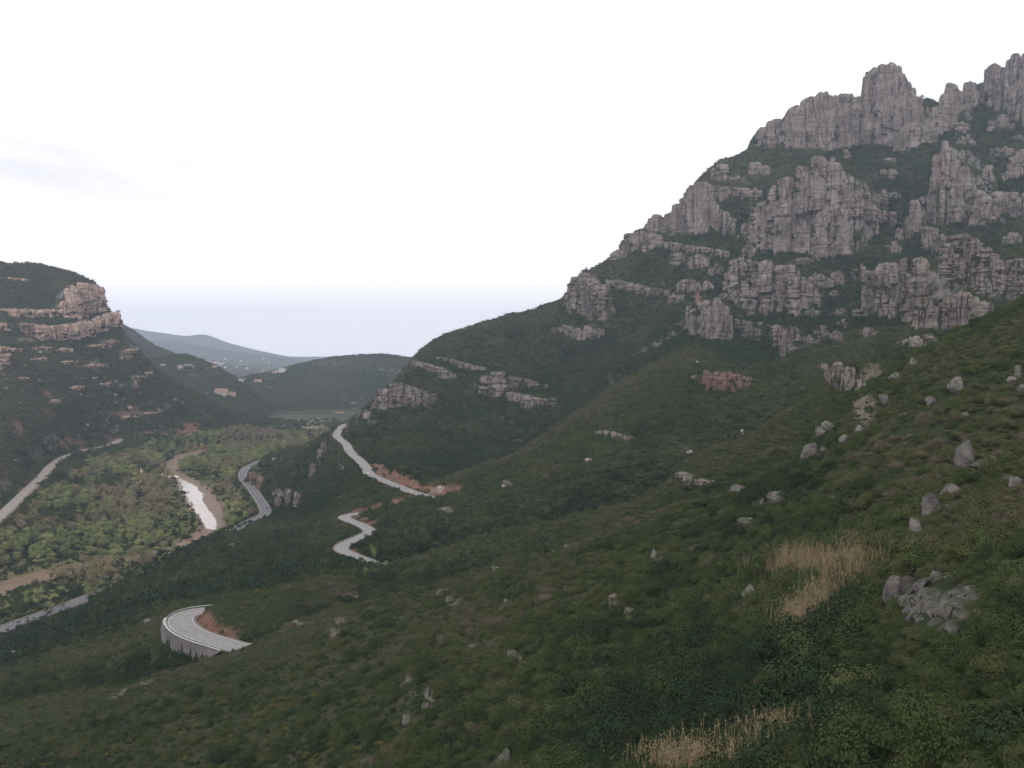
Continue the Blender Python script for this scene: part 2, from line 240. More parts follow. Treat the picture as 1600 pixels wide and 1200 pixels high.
# ------------------------------------------------------------------ cliffs: where each rock column stands
# (label, tint, [(photo x, top y, foot y) ...], column width in photo px, tiers, blockiness)
CLIFFS = [
 ('smooth grey rock wall rising to the left of the summit tower', 0, [(1183, 224, 229), (1190, 200, 230), (1205, 188, 229), (1225, 178, 230), (1250, 160, 231), (1270, 147, 232), (1287, 139, 234), (1300, 150, 232), (1318, 143, 228), (1336, 141, 226)], 17, 1, 0),
 ('highest grey rock tower on the skyline, the summit of the mountain', 0, [(1339, 150, 226), (1346, 124, 226), (1358, 105, 226), (1372, 100, 228), (1390, 96, 229), (1404, 106, 230), (1418, 124, 230), (1431, 145, 228), (1440, 157, 222)], 17, 1, .1),
 ('pointed rock needle just right of the wooded notch in the skyline', 0, [(1458, 172, 208), (1470, 152, 205), (1481, 131, 200), (1489, 124, 190), (1496, 142, 185)], 13, 1, 0),
 ('small twin rock needle between the pointed needle and the rounded knob', 0, [(1503, 142, 168), (1511, 123, 166), (1520, 129, 165), (1527, 142, 164)], 9, 1, 0),
 ('rounded rock knob on the skyline below the right wall', 0, [(1540, 108, 162), (1550, 98, 166), (1560, 104, 172)], 14, 1, 0),
 ('dark ribbed rock wall climbing out of the right edge of the skyline', 0, [(1564, 104, 172), (1575, 92, 185), (1590, 80, 190), (1605, 70, 198), (1640, 52, 208), (1690, 30, 215)], 11, 1, 0),
 ('tall grey buttress of upright columns below the summit wall', 0, [(1166, 348, 375), (1176, 322, 380), (1190, 303, 384), (1207, 283, 389), (1230, 265, 392), (1258, 252, 396), (1285, 242, 402), (1302, 246, 398), (1318, 258, 394), (1328, 275, 388)], 18, 2, 0),
 ('short pale slab at the right end of the tall central buttress', 0, [(1335, 296, 330), (1346, 290, 336), (1358, 296, 332)], 13, 1, 0),
 ('leaning slabs on the left skyline above the small spire', 0, [(1036, 338, 364), (1046, 329, 364), (1056, 319, 363), (1066, 309, 363), (1076, 291, 364), (1087, 284, 366), (1100, 283, 366), (1113, 286, 345)], 11, 1, 0),
 ('small rock spire standing free on the left skyline', 0, [(1012, 350, 360), (1019, 337, 362), (1026, 331, 363), (1032, 341, 365)], 9, 1, 0),
 ('thin rock band under the wooded shoulder on the left skyline', 0, [(1122, 288, 303), (1145, 291, 306), (1165, 294, 309), (1185, 292, 312)], 9, 1, .5),
 ('broken rib beside the left flank of the tall central buttress', 0, [(1112, 312, 350), (1128, 322, 362), (1150, 345, 368)], 9, 1, 0),
 ('blocky rock step on the left skyline below the small spire', 0, [(976, 374, 384), (985, 361, 386), (1000, 359, 388), (1018, 363, 390), (1036, 368, 386)], 11, 1, .5),
 ('low rock step on the left skyline, lowest before the bedded headland', 0, [(955, 396, 403), (966, 389, 402), (980, 391, 400)], 9, 1, .5),
 ('row of small pale rock teeth below the blocky skyline step', 0, [(1030, 376, 386), (1045, 377, 388), (1060, 379, 389), (1116, 388, 398), (1140, 389, 402)], 8, 1, .4),
 ('bedded rock headland jutting from the left skyline above the green shoulder', 0, [(886, 460, 479), (892, 438, 484), (905, 425, 490), (918, 421, 497), (932, 432, 500), (944, 446, 502)], 13, 3, .8),
 ('thin rock band running right from the bedded headland', 0, [(950, 436, 450), (970, 437, 452), (990, 441, 455), (1012, 448, 458), (1045, 453, 461)], 10, 1, .6),
 ('ragged rock teeth below the bedded headland', 0, [(864, 513, 521), (880, 506, 520), (895, 507, 528), (905, 509, 532), (920, 508, 527), (934, 512, 526), (944, 514, 527)], 9, 1, .2),
 ('two stacked pale pillars at the upper left of the middle buttress', 0, [(1136, 425, 455), (1146, 404, 452), (1158, 401, 432)], 14, 2, 0),
 ('broad pale pillar in the centre of the middle buttress', 0, [(1160, 450, 492), (1172, 430, 494), (1184, 408, 492), (1197, 402, 498), (1206, 406, 494)], 17, 2, .3),
 ('isolated pale pillar right of the broad one on the middle buttress', 0, [(1222, 412, 492), (1232, 408, 494), (1244, 414, 488)], 15, 2, .3),
 ('broken grey rock at the right end of the middle buttress', 0, [(1254, 432, 480), (1266, 442, 476), (1282, 455, 480)], 11, 2, .3),
 ('long narrow ribs at the lower left foot of the middle buttress', 0, [(1112, 478, 535), (1119, 463, 533), (1129, 472, 528), (1140, 490, 530)], 9, 1, 0),
 ('pale rock band along the foot of the middle buttress', 0, [(1148, 497, 514), (1165, 500, 520), (1182, 503, 524), (1198, 503, 520)], 10, 1, .4),
 ('rock tongue hanging lowest below the middle buttress', 0, [(1208, 506, 530), (1217, 508, 560), (1226, 510, 560), (1236, 508, 532), (1250, 513, 521)], 10, 2, .3),
 ('grey scree ribs left of the middle buttress', 0, [(1074, 478, 512), (1084, 468, 516), (1096, 470, 514), (1106, 466, 505)], 8, 1, 0),
 ('rust red rock outcrop in the scrub below the middle buttress', 1, [(1086, 586, 594), (1100, 578, 606), (1114, 575, 612), (1130, 579, 613), (1148, 582, 612), (1164, 585, 608), (1175, 590, 600)], 11, 1, .3),
 ('big grey cracked buttress with a sloping left edge, right of the dark gully', 0, [(1336, 490, 504), (1347, 452, 505), (1360, 424, 503), (1374, 411, 500), (1390, 405, 501), (1405, 404, 506), (1420, 400, 508), (1433, 399, 512), (1444, 398, 498)], 14, 3, .3),
 ('row of grey slabs rising directly behind the near green ridge', 0, [(1432, 482, 514), (1446, 463, 513), (1461, 462, 515), (1476, 468, 516), (1490, 455, 513), (1504, 452, 506), (1517, 458, 500), (1532, 468, 494), (1552, 470, 486)], 14, 1, 0),
 ('tall slanting buttress below the pointed needle', 0, [(1449, 300, 344), (1456, 252, 350), (1466, 226, 350), (1479, 217, 352), (1492, 228, 344), (1503, 250, 338)], 13, 2, .1),
 ('narrow ribs on the left edge of the slanting buttress', 0, [(1410, 354, 375), (1419, 336, 372), (1429, 302, 355), (1439, 306, 350)], 9, 1, 0),
 ('pale ledge rocks at the foot of the slanting buttress', 0, [(1445, 352, 385), (1460, 356, 392), (1476, 368, 398), (1490, 372, 395)], 11, 1, .3),
 ('upright slabs near the right edge under the dark wooded shelf', 0, [(1516, 302, 345), (1526, 296, 352), (1541, 297, 346), (1560, 298, 340), (1580, 300, 336), (1604, 300, 336)], 15, 1, .3),
 ('pale slanting rock streak at the right edge below the skyline wall', 0, [(1566, 270, 285), (1577, 256, 276), (1586, 236, 264), (1598, 231, 258)], 10, 1, 0),
 ('banded reddish grey cliff at the right edge above the near ridge', 2, [(1472, 398, 432), (1490, 366, 425), (1506, 362, 445), (1522, 370, 455), (1540, 385, 458), (1562, 400, 463), (1584, 404, 466), (1610, 400, 466)], 17, 4, .8),
 ('pale rock band under the left end of the green shoulder', 0, [(646, 562, 571), (660, 565, 577), (674, 569, 581), (690, 573, 590), (700, 580, 592), (712, 585, 591)], 9, 1, .6),
 ('upper thin pale band across the green shoulder', 0, [(686, 557, 563), (702, 559, 568), (720, 565, 574), (740, 570, 578), (757, 573, 580)], 9, 1, .6),
 ('square pale rock block in the band across the green shoulder', 0, [(750, 593, 612), (766, 580, 622), (777, 578, 623), (787, 583, 621)], 13, 2, .8),
 ('row of pale blocks right of the square rock block', 0, [(797, 588, 601), (812, 590, 603), (826, 592, 604), (842, 600, 606), (860, 600, 610)], 11, 1, .7),
 ('pale stepped rocks hanging below the row of blocks', 0, [(793, 612, 625), (808, 612, 630), (820, 615, 640), (830, 618, 640), (846, 622, 629), (866, 621, 632)], 10, 1, .6),
 ('dark grey rock band on the far prow above the upper road', 0, [(585, 622, 635), (594, 614, 638), (606, 600, 638), (621, 596, 630), (636, 601, 629), (650, 605, 632), (664, 612, 631), (673, 613, 628)], 12, 2, .6),
 ('small rocks on the prow skyline just above the upper road end', 0, [(564, 641, 650), (570, 634, 650), (578, 655, 664), (589, 656, 665)], 8, 1, .4),
 ('vertical pale rib on the spur left of the upper road', 0, [(491, 722, 742), (497, 702, 731), (504, 690, 711), (512, 680, 700)], 8, 1, 0),
 ('purplish rock cutting above the valley highway', 2, [(428, 768, 784), (438, 760, 790), (450, 757, 794), (462, 762, 794), (472, 768, 790)], 10, 1, .1),
 ('red rock cutting where the valley highway turns out of sight', 1, [(393, 737, 754), (402, 736, 760), (412, 746, 765)], 8, 1, .1),
 ('flat pale ledge rock on the middle spur', 0, [(934, 672, 680), (950, 672, 684), (970, 677, 687), (988, 682, 687)], 11, 1, .8),
 ('pale rock step on the crest of the near spur', 0, [(1058, 738, 746), (1071, 736, 750), (1086, 741, 757), (1100, 748, 758), (1114, 750, 756)], 11, 1, .4),
 ('grey broken cliff at the head of the near gully', 0, [(1287, 566, 582), (1298, 563, 600), (1311, 562, 608), (1324, 570, 608), (1335, 575, 596)], 12, 2, .2),
 ('grey rock ribs below the broken cliff, above the near ridge', 0, [(1333, 592, 606), (1346, 590, 616), (1360, 600, 620)], 11, 1, .1),
 ('small grey outcrop in the scrub below the big cracked buttress', 0, [(1343, 515, 528), (1356, 511, 530), (1370, 515, 529)], 10, 1, .2),
 ('broken pale rock where the near ridge meets the slab row', 0, [(1407, 532, 542), (1440, 522, 545), (1452, 520, 546), (1464, 528, 548)], 9, 1, .2),
  ('pinkish rock step with a narrow upright horn in the near scrub', 2, [(960, 924, 962), (974, 946, 966), (988, 950, 966), (1002, 953, 963)], 13, 1, .3),
 ('tall pinkish cliff at the prow of the flat topped hill', 4, [(99, 470, 492), (106, 451, 497), (117, 444, 497), (129, 440, 491), (141, 442, 488), (151, 444, 485), (159, 450, 481)], 14, 1, .8),
 ('thin pink rock band left of the tall prow cliff', 4, [(6, 481, 489), (22, 482, 495), (40, 482, 494), (60, 483, 493), (78, 482, 492), (92, 484, 490)], 12, 1, .6),
 ('long pink cliff band beneath the tall prow cliff', 4, [(50, 505, 525), (64, 507, 527), (82, 508, 527), (100, 506, 528), (116, 504, 527), (131, 500, 522), (146, 497, 518), (160, 492, 512), (172, 488, 508), (182, 487, 506)], 13, 1, .6),
 ('orange rock scar at the left end of the long pink cliff band', 1, [(30, 504, 514), (38, 503, 520), (46, 505, 524)], 9, 1, .3),
 ('pale rock ledge at the left edge beside the orange scar', 4, [(-20, 503, 513), (0, 503, 512), (16, 504, 512)], 12, 1, .7),
 ('banded rock knob at the left edge below the cliff bands', 4, [(-16, 540, 578), (0, 540, 577), (12, 543, 577)], 15, 3, .8),
 ('thin pale ledge just under the flat hilltop', 4, [(14, 433, 436.5), (30, 434, 438), (48, 436, 440)], 11, 1, .8),
]
_r = random.Random(55)
for px, py, wd_ in [(20, 548, 34), (66, 545, 30), (100, 548, 26), (150, 541, 34), (176, 534, 20), (205, 548, 22), (196, 558, 18), (150, 572, 40), (108, 566, 22), (60, 562, 24), (215, 590, 26), (232, 584, 16), (168, 600, 24), (120, 606, 20), (240, 646, 40), (205, 652, 30), (36, 592, 22), (84, 628, 18)]:
    CLIFFS.append(('thin pink rock ledge on the slope below the cliff bands of the flat topped hill', 4, [(px - wd_ / 2, py - _r.uniform(1, 2), py + 1), (px - wd_ * .1, py - _r.uniform(2.5, 5), py + 1.5), (px + wd_ / 2, py - _r.uniform(1.5, 3) - _r.uniform(0, 3), py - 1)], 6, 1, .8))
_r = random.Random(2024); _n = 0
while _n < 46:
    px = _r.uniform(1050, 1600); py = _r.uniform(180, 540); lo_ = np.interp(px, [1050, 1100, 1180, 1240, 1600], [330, 290, 245, 240, 190])
    if py < lo_ or py > np.interp(px, [1050, 1250, 1350, 1450, 1600], [500, 560, 530, 510, 380]): continue
    if any(min(q[0] for q in c[2]) - 12 < px < max(q[0] for q in c[2]) + 12 and np.interp(px, [q[0] for q in c[2]], [q[1] for q in c[2]]) - 10 < py < np.interp(px, [q[0] for q in c[2]], [q[2] for q in c[2]]) + 6 for c in CLIFFS): continue
    wd_, ht_ = _r.uniform(10, 34), _r.uniform(9, 26)
    CLIFFS.append(('small broken rock rib in the scrub between the big cliffs of the mountain', _r.choice((0, 0, 0, 2)), [(px - wd_ / 2, py - ht_ * .6, py + _r.uniform(-2, 2)), (px, py - ht_, py + 2), (px + wd_ / 2, py - ht_ * .5, py + _r.uniform(-2, 2))], _r.uniform(7, 11), 1, _r.choice((.1, .4, .7)))); _n += 1
SKY = {0, 1, 2, 3, 4, 5, 8, 9, 12, 13, 15}
Z0 = ZZ.copy()
def grad(x, y, e=12.0):
    return np.array([samp(x + e, y, Z0) - samp(x - e, y, Z0), samp(x, y + e, Z0) - samp(x, y - e, Z0)]) / (2 * e)
COLS = []       # per cliff: list of (base point, rx, ry, height, yaw, lean, block)
for ci, (lab, tint, poly, cw, tiers, blk) in enumerate(CLIFFS):
    rs = random.Random(100 + ci); P = np.array(poly, float); lst = []
    px = P[0, 0]
    while px <= P[-1, 0] + .1:
        wv = cw * rs.choice((.5, .7, .9, 1.1, 1.45))
        top = np.interp(px, P[:, 0], P[:, 1]); top += (rs.choice((0, .03, .07)) if tint == 4 else (.35 if ci in SKY else .3 if blk >= .6 else .75)) * rs.choice((0, 0, .04, .10, .22, .38 if cw < 16 and 0 < (px - P[0, 0]) < (P[-1, 0] - P[0, 0]) else .1)) * (np.interp(px, P[:, 0], P[:, 2]) - top) * (1 - .6 * blk); bot = np.interp(px, P[:, 0], P[:, 2]) + rs.uniform(-.1, .12) * cw
        if bot - top > 1.5:
            b = hit(px, bot, 60 if P[0, 1] > 850 else 300); d = b[1]; m = d / F
            r = wv * m * .5
            tpt = at(px, top, d + r * .8); H = tpt[2] - b[2]
            for q in range(tiers):
                f0, f1 = q / tiers, (q + 1) / tiers
                if tiers > 1:
                    f1 = min(1, f1 + rs.uniform(-.06, .10)); jx = rs.uniform(-.35, .35) * r
                else: jx = 0
                back = r * .75 + q * .30 * r + rs.uniform(-.2, .3) * r
                z0 = b[2] + H * f0 - (.5 * r if q == 0 else .35 * r) - 1; z1 = b[2] + H * f1
                lst.append(((b[0] * (d + back) / d + jx, d + back, z0), r * rs.uniform(1.25, 1.6), r * rs.uniform(1.2, 1.5), z1 - z0, math.atan2(-b[0], b[1]) + rs.uniform(-.3, .3), rs.uniform(.0, .06), blk))
            # the ground behind rises to the column's top
            g = grad(b[0], d + r); gn = math.hypot(*g) + 1e-6; ux, uy = (g[0] / gn, g[1] / gn) if gn > .12 else (b[0] / d * .9, 1.0)
            cx, cy = b[0] * (d + r) / d, d + r; L = min(120.0, max(2 * r, H / max(gn, .35))) if ci not in SKY else 1.6 * r
            zt = b[2] + H - .35 * r
            i0, i1 = np.searchsorted(GX, [cx - L - 2 * r, cx + L + 2 * r]); j0, j1 = np.searchsorted(GY, [cy - L - 2 * r, cy + L + 2 * r])
            wn_ = (slice(j0, j1), slice(i0, i1)); X, Y = XX[wn_] - cx, YY[wn_] - cy
            s = X * ux + Y * uy; t = -X * uy + Y * ux
            m_ = (np.abs(t) < 2.2 * r) & (s > .15 * r) & (s < L)
            fl = np.clip((2.2 * r - np.abs(t)) / (1.3 * r), 0, 1) * np.clip(1.25 - .6 * s / L, 0, 1)
            ZZ[wn_] = np.where(m_, np.maximum(ZZ[wn_], Z0[wn_] + fl * np.clip(zt - Z0[wn_], 0, H)), ZZ[wn_])
        px += wv * .60
    COLS.append(lst)
gy, gx = np.gradient(ZZ, GY, GX); SLOPE = np.hypot(gx, gy)

def boxblur(Z, n):
    for ax in (0, 1):
        c = np.cumsum(np.pad(Z, [(n + 1, n) if a == ax else (0, 0) for a in (0, 1)], mode='edge'), axis=ax)
        Z = (np.take(c, np.arange(2 * n + 1, c.shape[ax]), ax) - np.take(c, np.arange(0, c.shape[ax] - 2 * n - 1), ax)) / (2 * n + 1)
    return Z
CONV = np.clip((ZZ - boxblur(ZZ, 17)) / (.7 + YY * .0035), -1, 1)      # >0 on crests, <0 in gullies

# ------------------------------------------------------------------ material helpers
def nodes(m):
    m.use_nodes = True; t = m.node_tree; t.nodes.clear()
    o = t.nodes.new('ShaderNodeOutputMaterial'); p = t.nodes.new('ShaderNodeBsdfPrincipled'); t.links.new(p.outputs[0], o.inputs[0])
    return t, p
class MB:
    def __init__(s, name, rough=.85, spec=.2):
        s.m = bpy.data.materials.new(name); s.t, s.p = nodes(s.m)
        s.p.inputs['Roughness'].default_value = rough; s.p.inputs['Specular IOR Level'].default_value = spec
    def n(s, ty, **k):
        x = s.t.nodes.new(ty)
        for a, b in k.items(): setattr(x, a, b)
        return x
    def l(s, a, b): s.t.links.new(a, b)
    def noise(s, vec, scale, detail=4, rough=.55, dist=0):
        x = s.n('ShaderNodeTexNoise'); x.inputs['Scale'].default_value = scale; x.inputs['Detail'].default_value = detail
        x.inputs['Roughness'].default_value = rough; x.inputs['Distortion'].default_value = dist; s.l(vec, x.inputs['Vector']); return x.outputs['Fac']
    def ramp(s, fac, stops):
        x = s.n('ShaderNodeValToRGB'); e = x.color_ramp.elements
        while len(e) < len(stops): e.new(.5)
        for k, (p, c) in enumerate(stops): e[k].position = p; e[k].color = (*c, 1)
        s.l(fac, x.inputs[0]); return x.outputs[0]
    def mix(s, fac, a, b, mode='MIX'):
        x = s.n('ShaderNodeMix', data_type='RGBA', blend_type=mode)
        for v, i in ((fac, 0), (a, 6), (b, 7)):
            if isinstance(v, (int, float)): x.inputs[i].default_value = v
            elif isinstance(v, tuple): x.inputs[i].default_value = (*v, 1)
            else: s.l(v, x.inputs[i])
        return x.outputs[2]
    def rng(s, v, a, b, c=0, d=1):
        x = s.n('ShaderNodeMapRange'); s.l(v, x.inputs[0])
        for i, q in enumerate((a, b, c, d)): x.inputs[i + 1].default_value = q
        return x.outputs[0]
    def math(s, op, a, b=None):
        x = s.n('ShaderNodeMath', operation=op)
        for i, v in enumerate((a, b)):
            if v is None: continue
            if isinstance(v, (int, float)): x.inputs[i].default_value = v
            else: s.l(v, x.inputs[i])
        return x.outputs[0]
    def pos(s): return s.n('ShaderNodeNewGeometry').outputs['Position']
    def normalz(s):
        x = s.n('ShaderNodeSeparateXYZ'); s.l(s.n('ShaderNodeNewGeometry').outputs['Normal'], x.inputs[0]); return x.outputs[2]
    def scaled(s, vec, sc):
        x = s.n('ShaderNodeMapping'); x.inputs['Scale'].default_value = sc; s.l(vec, x.inputs['Vector']); return x.outputs[0]
    def attr(s, name, ty='GEOMETRY'):
        x = s.n('ShaderNodeAttribute', attribute_type=ty, attribute_name=name); return x.outputs['Fac']
    def bump(s, h, strength=.5, dist=1.0):
        x = s.n('ShaderNodeBump'); x.inputs['Strength'].default_value = strength; x.inputs['Distance'].default_value = dist
        s.l(h, x.inputs['Height']); s.l(x.outputs[0], s.p.inputs['Normal'])
    def col(s, c):
        if isinstance(c, tuple): s.p.inputs['Base Color'].default_value = (*c, 1)
        else: s.l(c, s.p.inputs['Base Color'])
        return s

def rock_mat(name, lo, mid, hi, sc=1.0, strata=1.0, cracks=1.0):
    b = MB(name, .9, .15); p = b.pos()
    c = b.ramp(b.noise(p, .035 * sc, 6, .6), [(.3, lo), (.5, mid), (.72, hi)])
    streak = b.noise(b.scaled(p, (.22 * sc, .22 * sc, .018 * sc)), 1, 4, .6)
    c = b.mix(b.rng(streak, .52, .70, 0, .62), c, tuple(v * .38 for v in lo))
    bed = b.noise(b.scaled(p, (.012 * sc, .012 * sc, .30 * sc)), 1, 3, .6, .15)
    c = b.mix(b.rng(bed, .56, .68, 0, .55 * strata), c, tuple(v * .45 for v in mid))
    c = b.mix(b.rng(b.noise(p, .25 * sc, 5, .65), .55, .75, 0, .5), c, tuple(min(1, v * 1.25) for v in hi))
    vo = b.n('ShaderNodeTexVoronoi', feature='DISTANCE_TO_EDGE'); wob = b.n('ShaderNodeMix', data_type='RGBA'); wob.inputs[0].default_value = .14
    wn3 = b.n('ShaderNodeTexNoise'); wn3.inputs['Scale'].default_value = .12 * sc; b.l(p, wn3.inputs['Vector'])
    b.l(b.scaled(p, (.10 * sc, .10 * sc, .016 * sc)), wob.inputs[6]); b.l(wn3.outputs['Color'], wob.inputs[7]); b.l(wob.outputs[2], vo.inputs['Vector']); vo.inputs['Scale'].default_value = 1.25
    crack = b.math('MULTIPLY', b.rng(vo.outputs['Distance'], .0, .05, cracks, 0), b.rng(b.noise(p, .05 * sc, 3), .42, .58))
    c = b.mix(b.math('MULTIPLY', crack, .6), c, tuple(v * .22 for v in lo))
    veg = b.math('MULTIPLY', b.rng(b.normalz(), .45, .75), b.rng(b.noise(p, .12 * sc, 4), .40, .52))
    c = b.mix(veg, c, (.045, .055, .028))
    b.col(c)
    h = b.math('ADD', b.math('MULTIPLY', b.math('SUBTRACT', bed, crack), 1.2 * max(strata, .6)), b.math('ADD', b.math('MULTIPLY', streak, 1.0), b.math('MULTIPLY', b.noise(p, .3 * sc, 6, .7), .8)))
    b.bump(h, .9, 2.2 / sc); return b.m
M_rock = [rock_mat('grey_conglomerate', (.10, .083, .075), (.185, .155, .139), (.265, .23, .209), 1, 1.15),
          rock_mat('rust_red_rock', (.12, .07, .055), (.18, .112, .09), (.23, .175, .15)),
          rock_mat('reddish_grey_rock', (.12, .095, .088), (.175, .142, .132), (.23, .196, .184)),
          rock_mat('dark_near_rock', (.035, .032, .031), (.095, .086, .082), (.20, .183, .175), 6, 1, 1),
          rock_mat('pink_conglomerate', (.31, .205, .16), (.43, .305, .245), (.50, .38, .315), 1, .9)]
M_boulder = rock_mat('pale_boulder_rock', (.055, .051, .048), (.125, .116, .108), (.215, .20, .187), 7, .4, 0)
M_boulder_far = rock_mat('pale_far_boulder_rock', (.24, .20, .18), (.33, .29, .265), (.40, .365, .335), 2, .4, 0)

def ground_mat():
    b = MB('scrub_ground', .95, .05); p = b.pos()
    n1 = b.noise(p, .02, 5, .6); n2 = b.noise(p, .35, 5, .65); n3 = b.noise(p, .006, 3, .5)
    c = b.ramp(n1, [(.3, (.016, .025, .010)), (.5, (.025, .032, .014)), (.7, (.038, .040, .020))])
    c = b.mix(b.rng(n2, .45, .7, 0, .6), c, (.030, .038, .018))
    c = b.mix(b.rng(n3, .55, .7, 0, .35), c, (.07, .06, .04))
    # bare rock and stones showing through on the steeper ground
    rk = b.math('MULTIPLY', b.rng(b.normalz(), .56, .40), b.rng(b.noise(p, .06, 5, .7), .42, .52))
    rc = b.ramp(b.noise(p, .2, 5), [(.3, (.09, .08, .076)), (.7, (.20, .18, .172))])
    c = b.mix(rk, c, rc)
    grass = b.ramp(b.noise(p, .05, 4), [(.3, (.085, .105, .035)), (.7, (.16, .145, .07))])
    c = b.mix(b.attr('meadow'), c, grass)
    soil = b.ramp(b.noise(p, .15, 5, .7), [(.25, (.085, .045, .034)), (.5, (.15, .08, .06)), (.75, (.20, .13, .098))])
    e = b.math('MULTIPLY', b.attr('red_earth'), b.rng(b.noise(p, .10, 5, .7), .30, .46))
    c = b.mix(e, c, soil)
    pale = b.ramp(b.noise(p, .2, 5, .7), [(.3, (.11, .09, .072)), (.7, (.22, .185, .155))])
    e2 = b.math('MULTIPLY', b.attr('pale_earth'), b.rng(b.noise(p, .12, 5, .7), .34, .50))
    c = b.mix(e2, c, pale)
    b.col(c); b.bump(b.math('ADD', n2, b.noise(p, 1.1, 4, .7)), .8, .9); return b.m
M_ground = ground_mat()
def far_mat(name, c1, c2, c3, sc):
    b = MB(name, .95, .05); p = b.pos()
    c = b.ramp(b.noise(p, .012 * sc, 7, .68), [(.32, c1), (.5, c2), (.7, c3)])
    c = b.mix(b.rng(b.noise(b.scaled(p, (.012 * sc, .03 * sc, .05 * sc)), 1, 5, .7), .62, .74, 0, .6), c, (.20, .15, .10))
    b.col(c); b.bump(b.noise(p, .06 * sc, 6, .7), 1, 9 / sc); return b.m
M_far = far_mat('far_wooded_slope', (.026, .037, .020), (.044, .053, .026), (.075, .075, .042), 1)
M_plain = far_mat('far_plain', (.03, .04, .024), (.055, .062, .034), (.11, .10, .065), .25)
def simple(name, c, rough=.8, spec=.2, var=.25, sc=1.0):
    b = MB(name, rough, spec); n = b.noise(b.pos(), sc, 5, .65)
    b.col(b.mix(b.rng(n, .3, .7), tuple(v * (1 - var) for v in c), tuple(min(1, v * (1 + var)) for v in c))); return b.m
def road_mat(name, c, sc=.5):
    b = MB(name, .75, .3); p = b.pos(); n = b.noise(p, sc, 5, .6); f = b.noise(p, 9, 3)
    k = b.mix(b.rng(n, .3, .7), tuple(v * .72 for v in c), tuple(v * 1.12 for v in c)); k = b.mix(b.rng(f, .4, .7, 0, .25), k, tuple(v * .7 for v in c))
    b.col(k); b.bump(f, .2, .02); return b.m
M_road = road_mat('pale_worn_asphalt', (.20, .194, .19)); M_hw = road_mat('grey_asphalt', (.095, .095, .105)); M_track = road_mat('gravel_track', (.22, .195, .17), .3)
M_line = simple('white_road_paint', (.38, .38, .375), .6); M_rail = simple('galvanised_rail', (.33, .33, .33), .45, .5); M_verge = simple('gravel_verge', (.13, .11, .085), .9, .1, .3, .6)
M_white = simple('white_render', (.58, .57, .55)); M_cream = simple('cream_render', (.42, .36, .29)); M_tile = simple('clay_tile', (.24, .125, .08)); M_pane = simple('dark_window', (.05, .06, .07), .2, .5)
def water_mat(name, c, rough, bump, spec):
    b = MB(name, rough, spec); p = b.pos(); b.p.inputs['IOR'].default_value = 1.33
    b.col(b.ramp(b.noise(p, .05, 4), [(.3, tuple(v * .85 for v in c)), (.7, tuple(v * 1.15 for v in c))]))
    b.bump(b.noise(b.scaled(p, (1, .5, 1)), .5, 3), bump, .3); return b.m
M_river = water_mat('muddy_water', (.14, .092, .06), .45, .5, .12)
M_calm = water_mat('calm_bright_water', (.34, .28, .23), .10, .14, 1.0)
M_foam = simple('white_water', (.80, .79, .77), .6, .3, .1, .4)
def leaf_mat(name, stops, attr=True):
    b = MB(name, .75, .15)
    f = b.attr('tint', 'INSTANCER') if attr else b.n('ShaderNodeObjectInfo').outputs['Random']
    c = b.ramp(f, stops)
    b.col(c); return b.m
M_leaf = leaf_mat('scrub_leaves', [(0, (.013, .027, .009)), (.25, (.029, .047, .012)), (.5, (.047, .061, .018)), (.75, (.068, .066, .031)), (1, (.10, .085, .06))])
M_yellow = simple('broom_flowers', (.30, .20, .025), .7, .1)
M_tree = [leaf_mat('spring_leaves', [(0, (.13, .165, .055)), (.5, (.18, .21, .075)), (1, (.235, .245, .10))], False),
          leaf_mat('budding_twigs', [(0, (.165, .135, .08)), (.5, (.19, .17, .085)), (1, (.205, .165, .105))], False),
          leaf_mat('olive_leaves', [(0, (.095, .125, .045)), (.5, (.13, .155, .06)), (1, (.175, .18, .075))], False)]
M_pine = leaf_mat('pine_needles', [(0, (.012, .026, .014)), (1, (.026, .042, .020))], False)
M_bark = simple('bark', (.10, .08, .065), .95, .05); M_reed = simple('dry_reed', (.19, .15, .085), .8, .15, .4, 2)

# ------------------------------------------------------------------ mesh helpers
def mesh(name, v, f, mats=None, smooth=True, mi=None):
    m = bpy.data.meshes.new(name); m.from_pydata([tuple(p) for p in v] if not isinstance(v, np.ndarray) else v.tolist(), [], f if isinstance(f, list) else f.tolist())
    for q in (mats or []): m.materials.append(q)
    if mi is not None: m.polygons.foreach_set('material_index', np.array(mi, dtype=np.int32))
    if smooth: m.polygons.foreach_set('use_smooth', np.ones(len(m.polygons), bool))
    m.update(); return m
def add(name, me, parent=None, loc=None, rot=None, scale=None, label=None, cat=None, group=None, kind=None):
    o = bpy.data.objects.new(name, me); COL.objects.link(o)
    if parent: o.parent = parent
    if loc is not None: o.location = loc
    if rot is not None: o.rotation_euler = rot
    if scale is not None: o.scale = scale
    if label: o['label'] = label
    if cat: o['category'] = cat
    if group: o['group'] = group
    if kind: o['kind'] = kind
    return o
def up(p): return (p[0], p[1], p[2] + CZ)

